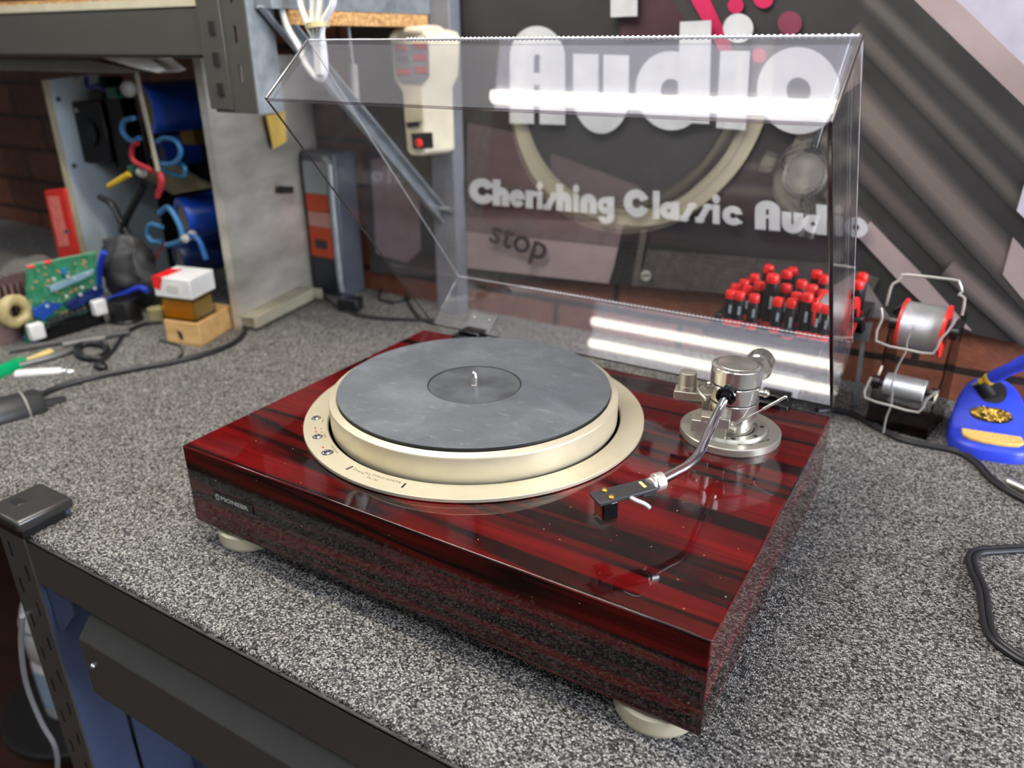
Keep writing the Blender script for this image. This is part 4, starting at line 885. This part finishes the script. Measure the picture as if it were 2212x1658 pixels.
g = G().ball(A(278, 192, y=.47), .014, 16, 8); part('terminal_white', g, mat('dull_white', (150, 148, 140), .5), AM)
g = G().ball(A(306, 372, y=.462), .010, 16, 8).ball(A(400, 515, y=.46), .008).ball(A(415, 508, y=.48), .009); part('terminal_knob', g, mat('dull_white', (150, 148, 140), .5), AM)
part('terminal_green', G().obox(A(250, 200, y=.475), V(.013, 0, 0), V(0, .01, 0), V(0, 0, .009)), mat('terminal_green', (20, 84, 66), .4), AM, bevel=.002)
part('terminal_green', G().obox(A(290, 365, y=.468), V(.010, 0, 0), V(0, .008, 0), V(0, 0, .007)), mat('terminal_green', (20, 84, 66), .4), AM, bevel=.002)
part('heatsink_plate', G().prism([A(300, 380, y=.49), A(375, 420, y=.49), A(455, 405, y=.49), A(440, 395, y=.49), A(360, 350, y=.49)], (0, .01, 0)), mat('khaki_metal', (112, 104, 78), .5, .3), AM, smooth=0)
# dark bag slumped in front of the carcass
bc = A(278, 572, y=.47); g = G().ball(V(bc.x, .47, B+.072), .07, 48, 30, (1.0, .55, 1.05)).jitter(.012, 34).jitter(.005, 90)
for i, q_ in enumerate(g.v):
    if q_.z < B+.001: g.v[i] = V(q_.x, q_.y, B+.001)
solo('plastic_bag', g, mat('charcoal_film', (58, 58, 58), .45, spec=.4), 'crumpled charcoal plastic bag slumped on the carpet before the amplifier', 'bag', smooth=80)
t = solo('blue_hook_cable', G().tube([A(225, 545, y=.42), A(216, 575, y=.42), A(214, 620, y=.42), A(218, 652, y=.42), A(255, 640, y=.43), A(300, 622, y=.44), A(318, 628, y=.44)], .0055, 10, 6), mat('blue_cable', (36, 66, 196), .45), 'bright blue cable curving round the dark bag', 'cable')
t = thing('bottle_cap', 'black round cap standing behind the green circuit board', 'cap', (-.715, .405, B))
part('shell', G().lathe((-.715, .405, B), [(.030, 0), (.030, .004), (.0285, .006), (.0275, .040), (.026, .043), (.022, .0435), (.022, .040), (.0001, .040)], n=48), BLACKP, t)
solo('ceramic_stub', G().cyl(V(-.665, .437, B), V(-.665, .437, B+.024), .017, n=24), mat('khaki_ceramic', (150, 142, 104), .6), 'small khaki stub between the black cap and the wood block', 'component')
# ================================================================ circuit board
t = thing('circuit_board', 'green circuit board propped upright with blue parts', 'circuit board', (-.75, .30, B))
XB = -.752
q0, q1, q2, q3 = A(55, 742, x=XB), A(57, 575, x=XB), A(207, 545, x=XB), A(212, 690, x=XB)
q0.z = B; q3.z = max(q3.z, B)
q3 = V(XB, q3.y, B)
part('board', G().prism([q0, q3, q2, q1], (-.002, 0, 0)), PCB, t, smooth=0)
part('board_edge', G().prism([q1, q2, q2+V(0,0,.002), q1+V(0,0,.002)], (-.003, 0, 0)), mat('pale_green', (110, 160, 120), .5), t, smooth=0)
XF = XB + .004
g = G()
for i in range(46):
    u = random.uniform(66, 198); vmin = 582-(u-57)*.2; v = random.uniform(vmin, vmin+115); c = A(u, v, x=XB+.0015); g.obox(c, V(.0015, 0, 0), V(0, random.uniform(.001, .003), 0), V(0, 0, random.uniform(.001, .0025)))
part('resistor', g, mat('resistor_tan', (178, 140, 92), .5), t)['kind'] = 'stuff'
def pc(name, pts, th_, m_): return part(name, G().prism([A(u, v, x=XB+.0005) for u, v in pts], (th_, 0, 0)), m_, t, bevel=.0005)
pc('coil_bar', [(100, 618), (198, 580), (196, 592), (106, 630)], .008, mat('pale_blue_bar', (128, 160, 174), .4))
pc('blue_relay', [(66, 668), (98, 650), (130, 655), (110, 672), (88, 690), (68, 682)], .010, mat('cobalt', (24, 72, 156), .3))
pc('blue_relay', [(136, 655), (205, 615), (218, 622), (218, 632), (150, 668)], .010, mat('navy_part', (12, 36, 96), .3))
pc('blue_relay', [(130, 580), (140, 578), (142, 590), (132, 592)], .006, mat('sky_part', (30, 120, 180), .3))
pc('pin_header', [(100, 690), (190, 655), (192, 666), (104, 702)], .006, mat('header_dark', (40, 44, 46), .4))
g = G()
for i in range(7): g.obox(A(104+i*13, 697-i*5.4, x=XB+.008), V(.0012, 0, 0), V(0, .0010, 0), V(0, 0, .0030))
part('header_pin', g, STEEL, t, smooth=0)
g = G()
for u, v in ((100, 660), (142, 640), (172, 635), (176, 620), (203, 622), (115, 602), (145, 597), (158, 600), (187, 590)): g.lathe(A(u, v, x=XB+.009), [(.0028, 0), (.0028, .004), (.0001, .0042)], (1, 0, 0), 14)
part('trimmer', g, mat('pale_part', (196, 200, 196), .4), t)
part('heatsink_bar', G().obox(V(XB+.010, (q0.y+q3.y)/2+.010, B+.013), V(.009, 0, 0), V(0, (q3.y-q0.y)/2-.008, 0), V(0, 0, .012)), BLACKG, t, bevel=.001)
for u, v in ((78, 715), (214, 663)):
    c = A(u, v, x=XB+.026); part('white_connector', G().obox(c, V(.008, 0, 0), V(0, .0125, 0), V(0, 0, .0145)), WHITEP, t, bevel=.003)
g = G()
for u, v in ((66, 576), (103, 566)): g.ball(A(u, v, x=XB), .005, 12, 6, (1, 1.6, .7))
part('red_terminal', g, mat('raspberry', (206, 50, 62), .4), t)
# ================================================================ things around the board
t = thing('red_carton', 'slim red carton leaning behind the circuit board', 'box', A(150, 640, y=.46))
t.location.z = B + OFF.z; ORG[t] = V(*A(150, 640, y=.46)); ORG[t].z = B
ra, rb_, rcx, rd_ = A(95, 412, y=.46), A(137, 408, y=.46), A(186, 640, y=.46), A(146, 640, y=.46)
dz = B + .001 - rcx.z
g = G().prism([ra, rb_, rb_.lerp(rcx, 1), ra.lerp(rd_, 1)], (0, .05, 0)); 
for i, q_ in enumerate(g.v):
    if q_.z < B + .001: g.v[i] = V(q_.x, q_.y, B+.001)
part('carton', g, mat('carton_red', (206, 40, 34), .35), t, bevel=.001)
part('printed_panel', G().prism([A(103, 425, y=.459), A(126, 423, y=.459), A(150, 530, y=.459), A(128, 533, y=.459)], (0, -.0006, 0)), mottled('carton_print', (214, 96, 84), (226, 132, 118), .4, 0, 60), t, smooth=0)
# finned heatsink and toroid at the left margin
t = thing('finned_heatsink', 'pinkish finned heatsink lying at the left beside the circuit board', 'heatsink', (-.80, .27, B))
for i in range(12):
    y_ = .215+.011*i; part('fin', G().obox(V(-.815, y_, B+.068), V(.034, 0, 0), V(0, .0016, 0), V(0, 0, .034)), mat('pink_alu', (150, 122, 116), .4, .5), t, smooth=0)
part('heatsink_base', G().box(-.85, -.78, .205, .345, B, B+.036), mat('pink_alu', (150, 122, 116), .4, .5), t, bevel=.001)
g = G(); tc_ = A(32, 672, x=-.760)
tp = [tc_ + V(0, math.cos(q_)*.020, math.sin(q_)*.020) for q_ in [2*math.pi*i/24 for i in range(25)]]
tc_low = min(q_.z for q_ in tp)-.010
g.tube(tp, .010, 14, 1)
o = solo('toroid_coil', g, mat('tan_varnish', (176, 160, 110), .4, var=.3, vs=80), 'tan varnished ring coil left of the green circuit board', 'coil'); 
cord('harness_wire', [(0, 690), (25, 700), (32, 722), (50, 730), (90, 742)], .0028, mat('violet_wire', (92, 92, 160), .45), 'thin violet wire looping under the ring coil', 'cable')
g = G().ball(V(-.93, .36, B+.048), .07, 40, 24, (1.1, 1.1, .72)).jitter(.014, 24)
for i, q_ in enumerate(g.v):
    if q_.z < B+.001: g.v[i] = V(q_.x, q_.y, B+.001)
solo('cloth_pouch', g, mat('grey_fabric', (92, 90, 84), .9), 'crumpled grey cloth pouch at the far left behind the heatsink', 'pouch', smooth=80)
g = G(); c_ = A(-2, 735, z=B); g.lathe(V(c_.x, c_.y, B), [(.020, 0), (.022, .004), (.022, .026), (.016, .033), (.0001, .035)], n=32)
solo('white_dome', g, WHITEP, 'round white plastic dome cut off by the left picture edge', 'plastic dome')
# wood block, clear box, white lid
fcn = V(-.473, .383, 0); lfn = V(-.545, .368, 0); rtn = V(-.508, .484, 0)
e1 = (lfn-fcn); e2 = (rtn-fcn)
def quad(c, a_, b_, z0, z1): return G().prism([V(p_.x, p_.y, z0) for p_ in (c, c+a_, c+a_+b_, c+b_)], (0, 0, z1-z0))
solo('wood_block', quad(fcn, e1, e2, B, B+.042), PALE, 'pale wooden block under the small clear box', 'wood block', bevel=.001)
cb = fcn + e1*.07 + e2*.02
zb = B+.0421
t = thing('parts_box', 'small clear amber box with a white and red lid on the wood block', 'box', V(cb.x, cb.y, zb))
wl = .0022; a1_, b1_ = e1*.98, e2*.60
part('clear_wall', quad(cb, a1_, b1_, zb, zb+.003), CLEAR, t, smooth=0)
part('amber_side', G().prism([V(p_.x, p_.y, zb+.003) for p_ in (cb, cb+a1_, cb+a1_+b1_*.03, cb+b1_*.03)], (0, 0, .039)), AMBER, t, smooth=0)
part('clear_side', G().prism([V(p_.x, p_.y, zb+.003) for p_ in (cb, cb+b1_, cb+b1_+a1_*.03, cb+a1_*.03)], (0, 0, .039)), CLEAR, t, smooth=0)
part('contents', quad(cb+a1_*.05+b1_*.06, a1_*.9, b1_*.88, zb+.003, zb+.034), mat('ochre_beads', (206, 170, 92), .6), t, bevel=.001)
lb_ = cb - e1*.03 - e2*.02
part('lid', quad(lb_, e1*1.06, e2*.68, zb+.0422, zb+.077), WHITEP, t, bevel=.0015)
part('red_label', G().prism([V(p_.x, p_.y, zb+.0772) for p_ in (lb_+e1*1.05, lb_+e1*1.05+e2*.45, lb_+e1*.70+e2*.50, lb_+e1*.72+e2*.1, lb_+e1*.80)], (0, 0, .0004)).prism([V(p_.x, p_.y, z_) + V(.0, -.0006, 0) for p_, z_ in ((lb_+e1*1.05, zb+.077), (lb_+e1*.75, zb+.077), (lb_+e1*.88, zb+.054), (lb_+e1*1.05, zb+.058))], (0, -.0005, 0)), RED, t, smooth=0)
wf = (V(0,0,0)-e2).normalized()
part('lid_text_panel', G().prism([V(p_.x, p_.y, z_) + wf*.0008 for p_, z_ in ((lb_+e1*.35, zb+.052), (lb_+e1*.68, zb+.052), (lb_+e1*.68, zb+.064), (lb_+e1*.35, zb+.064))], wf*.0003), mat('faint_grey_print', (196, 192, 180), .5), t, smooth=0)
t2 = bpy.data.objects['wood_block']
part('burnt_mark', G().prism([V(p_.x, p_.y, z_) + wf*.0004 for p_, z_ in ((fcn+e1*.50, B+.010), (fcn+e1*.60, B+.009), (fcn+e1*.66, B+.026), (fcn+e1*.52, B+.022))], wf*.0004), mat('burnt_ink', (50, 44, 34), .6), t2, smooth=0)
# hand tools at the left margin
def rod(name, a_, b_, prof, m_, par=None): return part(name, G().lathe(a_, prof, b_-a_, 20), m_, par)
a_, b_ = A(-30, 798, z=B+.017), A(108, 742, z=B+.013)
t = thing('green_handled_tool', 'green handled tool with a pale yellow shaft, lying at the left edge', 'tool', a_); t.location.z = B+OFF.z
L_ = (b_-a_).length
rod('handle', a_, b_, [(.013, -.03), (.0155, 0), (.0155, L_*.50), (.012, L_*.55)], GREEN, t); rod('shaft', a_, b_, [(.0088, L_*.52), (.0088, L_*.98), (.007, L_)], YELL, t)
cord('grey_rod', [(35, 790), (120, 768), (170, 752)], .0050, mat('dull_steel', (110, 110, 108), .4, .6), 'thin grey rod beside the yellow shaft', 'rod')
a_, b_ = A(32, 800, z=B+.008), A(160, 792, z=B+.006); L_ = (b_-a_).length
t = thing('white_nozzle', 'slim white nozzle with a steel tip above the black cylinder', 'nozzle', a_); t.location.z = B+OFF.z
rod('sleeve', a_, b_, [(.0075, 0), (.009, .006), (.0085, L_*.75), (.007, L_*.78)], WHITEP, t); rod('tip', a_, b_, [(.006, L_*.76), (.006, L_*.86), (.008, L_*.9), (.004, L_)], STEEL, t)
a_, b_ = A(-60, 876, z=B+.028), A(84, 838, z=B+.028); L_ = (b_-a_).length
t = thing('desoldering_pump', 'black cylindrical desoldering tool with a grey band at the left edge', 'tool', a_); t.location.z = B+OFF.z
rod('barrel', a_, b_, [(.028, 0), (.028, L_*.93), (.024, L_)], mat('soft_black', (44, 46, 46), .4), t); rod('band', a_, b_, [(.0284, L_*.70), (.0284, L_*.73)], mat('band_grey', (140, 138, 126), .5), t); rod('tail', a_, b_, [(.010, L_), (.006, L_+.03)], BLACKP, t)
cord('power_cable', [(70, 862), (120, 838), (200, 815), (290, 797), (370, 782), (440, 765), (500, 742), (525, 720), (528, 700)], .0044, CABLE, 'black cord sweeping from the black cylinder past the wood block', 'cable')
cord('power_cable', [(205, 790), (240, 760), (270, 720), (310, 700), (350, 695)], .0036, CABLE, 'short black cord crossing from the coil to the black cap', 'cable')
cord('power_cable', [(345, 735), (385, 745), (392, 765), (365, 785)], .0022, CABLE, 'thin black cord curling out beside the wood block', 'cable')
cord('coiled_lead', [(165, 752), (172, 768), (200, 774), (226, 766), (230, 750), (205, 742), (175, 745), (166, 756)], .0058, BLACKP, 'small closed coil of black lead on the carpet', 'cable')
cord('grey_probe', [(135, 745), (180, 737), (228, 730)], .0046, mat('probe_grey', (120, 120, 116), .4, .3), 'grey metal probe lying behind the black coil', 'probe')
cord('grey_strip', [(20, 758), (110, 742), (210, 728), (280, 718)], .0050, mat('strip_grey', (70, 70, 68), .5), 'dark grey strip in front of the circuit board', 'strip')
o = solo('black_clip', G().ball(A(217, 790, z=B+.006), .012, 20, 10, (1.2, .8, .5)), BLACKP, 'small black clip at the end of a cord near the coil', 'clip')
# behind the lid, bench back edge
cord('power_cable', [(700, 640), (740, 668), (800, 685), (880, 690), (940, 690)], .0034, CABLE, 'black cord trailing behind the turntable lid', 'cable')
cord('power_cable', [(940, 700), (905, 685), (880, 650), (870, 625), (830, 620), (820, 645), (850, 652), (885, 645)], .0030, CABLE, 'black cord looped at the foot of the rear upright', 'cable')
t = thing('mains_plug', 'black plug with bright pins behind the lid', 'plug', A(760, 665, z=B))
pp_ = A(757, 655, z=B+.014)
part('plug_body', G().obox(pp_, V(.020, .006, 0), V(-.005, .016, 0), V(0, 0, .013)), BLACKP, t, bevel=.003)
part('plug_pin', G().ball(A(772, 640, z=B+.016), .0055, 14, 8).ball(A(770, 658, z=B+.012), .0055, 14, 8), STEEL, t)
# orange and white case against the wall
t = thing('battery_case', 'upright case with orange and white bands standing between the aluminium plate and the banner', 'case', (-.50, .72, B))
xl, xr = -.536, -.448
part('case_body', G().box(xl, xr, .722, .785, B, .178), mat('case_grey', (70, 74, 82), .4), t, bevel=.006, seg=3)
for nm, z0, z1, m_ in (('white_band', .098, .160, mat('band_white', (176, 182, 188), .5)), ('orange_band', .062, .097, mat('band_orange', (206, 74, 34), .5)), ('pink_band', .032, .061, mat('band_pink', (206, 150, 140), .5)), ('orange_band', -.030, .031, mat('band_orange', (206, 74, 34), .5)), ('navy_band', -.108, -.031, mat('band_navy', (26, 30, 44), .5))):
    part(nm, G().box(xl+.006, xr-.024, .7195, .7225, z0, z1), m_, t, smooth=0)
part('black_window', G().box(xl+.02, xr-.036, .7185, .7198, -.012, .006), BLACKP, t, smooth=0)
part('case_handle', G().tube([V(xr-.002, .715, -.095), V(xr-.002, .712, -.06), V(xr-.002, .712, .13), V(xr-.004, .715, .160), V(xr-.018, .718, .168)], .0060, 12, 4), GALV, t)
# handheld tester on the upright
t = thing('handheld_tester', 'cream handheld tester with red keys and a red button, hanging before the rear upright', 'tester', A(915, 335, y=.70))
yt = .69
part('body', G().prism([A(u, v, y=yt) for u, v in ((842, 85), (848, 72), (870, 66), (900, 63), (918, 68), (926, 80), (924, 165), (912, 192), (918, 330), (908, 337), (886, 336), (878, 325), (868, 200), (850, 172))], (.02, .062, 0)), CREAM, t, bevel=.003)
part('handle_bar', G().tube([A(846, 82, y=yt), A(860, 70, y=yt), A(905, 64, y=yt), A(945, 64, y=yt+.03), A(962, 80, y=yt+.05)], .006, 10, 5), CREAM, t)
part('keypad', G().prism([A(u, v, y=yt-.0035) for u, v in ((852, 96), (924, 94), (926, 165), (916, 178), (868, 178), (857, 165))], (0, .003, 0)), mat('keypad_grey', (112, 112, 120), .5), t, smooth=0)
for u, v, m_ in ((866, 103, REDD), (907, 100, REDD), (906, 124, mat('key_red', (170, 44, 54), .5)), (870, 127, mat('key_grey', (78, 78, 84), .5)), (872, 155, mat('key_red', (170, 44, 54), .5)), (910, 151, mat('key_red', (170, 44, 54), .5))):
    part('key', G().prism([A(u+a_, v+b_, y=yt-.0050) for a_, b_ in ((-13, -6), (13, -6), (13, 6), (-13, 6))], (0, .0014, 0)), m_, t, smooth=0)
part('belt_clip', G().prism([A(u, v, y=yt-.004) for u, v in ((876, 265), (902, 262), (904, 272), (882, 276))], (0, .004, 0)), BLACKP, t, smooth=0)
sp_ = part('switch_plate', G().prism([A(u, v, y=yt-.0035) for u, v in ((888, 288), (932, 286), (934, 320), (892, 321))], (0, .003, 0)), BLACKP, t, smooth=0)
part('red_button', G().lathe(A(906, 309, y=yt-.0035), [(.0075, 0), (.0075, .003), (.005, .005), (.0001, .0052)], (0, -1, 0), 20), RED, sp_)
part('side_slot', G().prism([A(u, v, y=yt-.0035) for u, v in ((880, 225), (912, 222), (914, 262), (886, 264))], (0, .003, 0)), mat('cream_recess', (196, 188, 160), .5), t, smooth=0)
# white cables hanging from the shelf
CW = mat('white_cable', (226, 228, 226), .45)
t = thing('hanging_cable_bundle', 'bundle of white cables hanging in a loop from the shelf, tied with a tan band', 'cable bundle', A(685, 170, y=.5))
yc = .425
part('cable_loop', G().tube([V(-.243, .52, .4800), V(-.232, .44, .4810), A(603, -60, y=yc), A(607, 10, y=yc), A(622, 60, y=yc), A(648, 105, y=yc), A(662, 140, y=yc), A(688, 170, y=yc), A(702, 155, y=yc), A(697, 90, y=yc), A(688, 40, y=yc), A(690, -60, y=yc), V(-.232, .45, .4810), V(-.243, .53, .4800)], .0046, 12, 8), CW, t)
for dx, tx in ((-22, -44), (-10, -14), (2, 4), (12, 36)): part('cable_run', G().tube([V(-.245+tx*.0002, .56+tx*.0004, .4800), V(-.236+tx*.0002, .46+tx*.0004, .4812), A(680+tx*.7, -70, y=yc-.004), A(688+tx*.9, 0, y=yc-.004), A(686+dx, 50, y=yc-.004), A(690+dx*.4, 95, y=yc-.004), A(693+dx*.3, 160, y=yc-.004)], .0044, 12, 8), CW, t)
part('tie_band', G().cyl(A(685, 48, y=yc-.004), A(687, 60, y=yc-.004), .0155, n=24), mat('tan_tie', (190, 176, 128), .6), t)
t = thing('hanging_rod', 'thin grey rod with a pale sleeve hanging left of the cream tester', 'rod', A(764, 220, y=.6))
part('rod', G().cyl(A(738, -60, y=.6), A(762, 140, y=.6), .0028, n=12), mat('rod_grey', (118, 120, 122), .4, .3), t)
part('sleeve', G().cyl(A(762, 138, y=.6), A(768, 225, y=.6), .0075, n=16), mat('sleeve_grey', (142, 140, 134), .5), t)
# ================================================================ below the bench
def bottle(name, c, h, r, label, band):
    t_ = thing(name, label, 'bottle', c)
    part('body', G().lathe(c, [(r*.94, 0), (r, .006), (r, h*.42), (r*.93, h*.44), (r*.93, h*.47), (r, h*.49), (r, h*.74), (r*.8, h*.86), (r*.42, h*.93), (r*.40, h*.95)], n=40), WHITEP, t_)
    part('label_band', G().lathe(c, [(r*1.012, h*.10), (r*1.012, h*.40)], n=40, close=False), mat('pale_blue_label', (170, 196, 214), .5), t_)
    part('green_stripe', G().lathe(c, [(r*1.015, h*.72), (r*1.015, h*.735)], n=40, close=False), mat('dark_green_print', (20, 92, 76), .5), t_)
    part('cap', G().lathe(c, [(r*.46, h*.93), (r*.46, h), (r*.42, h*1.005), (.0001, h*1.005)], n=28), band, t_)
    return t_
cA = A(85, 1400, y=.12)
bottle('plastic_bottle', V(-.745, .15, -.860), .30, .060, 'white plastic bottle with a blue label on the stool behind the bench post', WHITEP)
solo('stool', G().cyl(V(-.745, .17, FL+.13), V(-.745, .17, -.8605), .16, n=40).cyl(V(-.745, .17, FL), V(-.745, .17, FL+.13), .03, n=20), mat('dark_stool', (36, 32, 28), .6), 'dark low stool carrying the white bottle beneath the bench end', 'stool', bevel=.004)
g = G().tube([A(48, 1330, y=-.10), A(46, 1400, y=-.10), A(58, 1480, y=-.10), A(90, 1560, y=-.10), A(118, 1610, y=-.10), A(124, 1665, y=-.10), A(110, 1760, y=-.10)], .0032, 10, 8)
solo('hanging_lead', g, mat('grey_lead', (150, 150, 148), .5), 'light grey lead hanging beside the bench post', 'cable')
g = G().ball(V(-.66, .52, FL+.52), .19, 40, 24, (1.1, .7, 1.0)).jitter(.03, 9)
solo('grey_sack', g, mat('sack_grey', (96, 96, 90), .85), 'bulky grey sack beyond the end of the bench', 'sack', smooth=80)
solo('sack_stand', G().box(-.85, -.46, .38, .66, FL, FL+.30), mat('dark_crate', (32, 30, 28), .7), 'dark crate on the floor under the grey sack', 'crate', bevel=.004)
solo('storage_bin', G().box(.10, .55, .10, .55, -.64, -.42), mat('slate_blue_bin', (52, 72, 96), .5), 'slate blue bin on the shelf below the bench', 'bin', bevel=.01)
t = solo('pale_blue_cap', G().lathe(V(-.03, .06, -.64), [(.02, 0), (.02, .16), (.012, .18), (.012, .20), (.0001, .202)], n=28), mat('pale_blue_plastic', (176, 206, 224), .4), 'pale blue bottle under the bench behind the inner post', 'bottle')
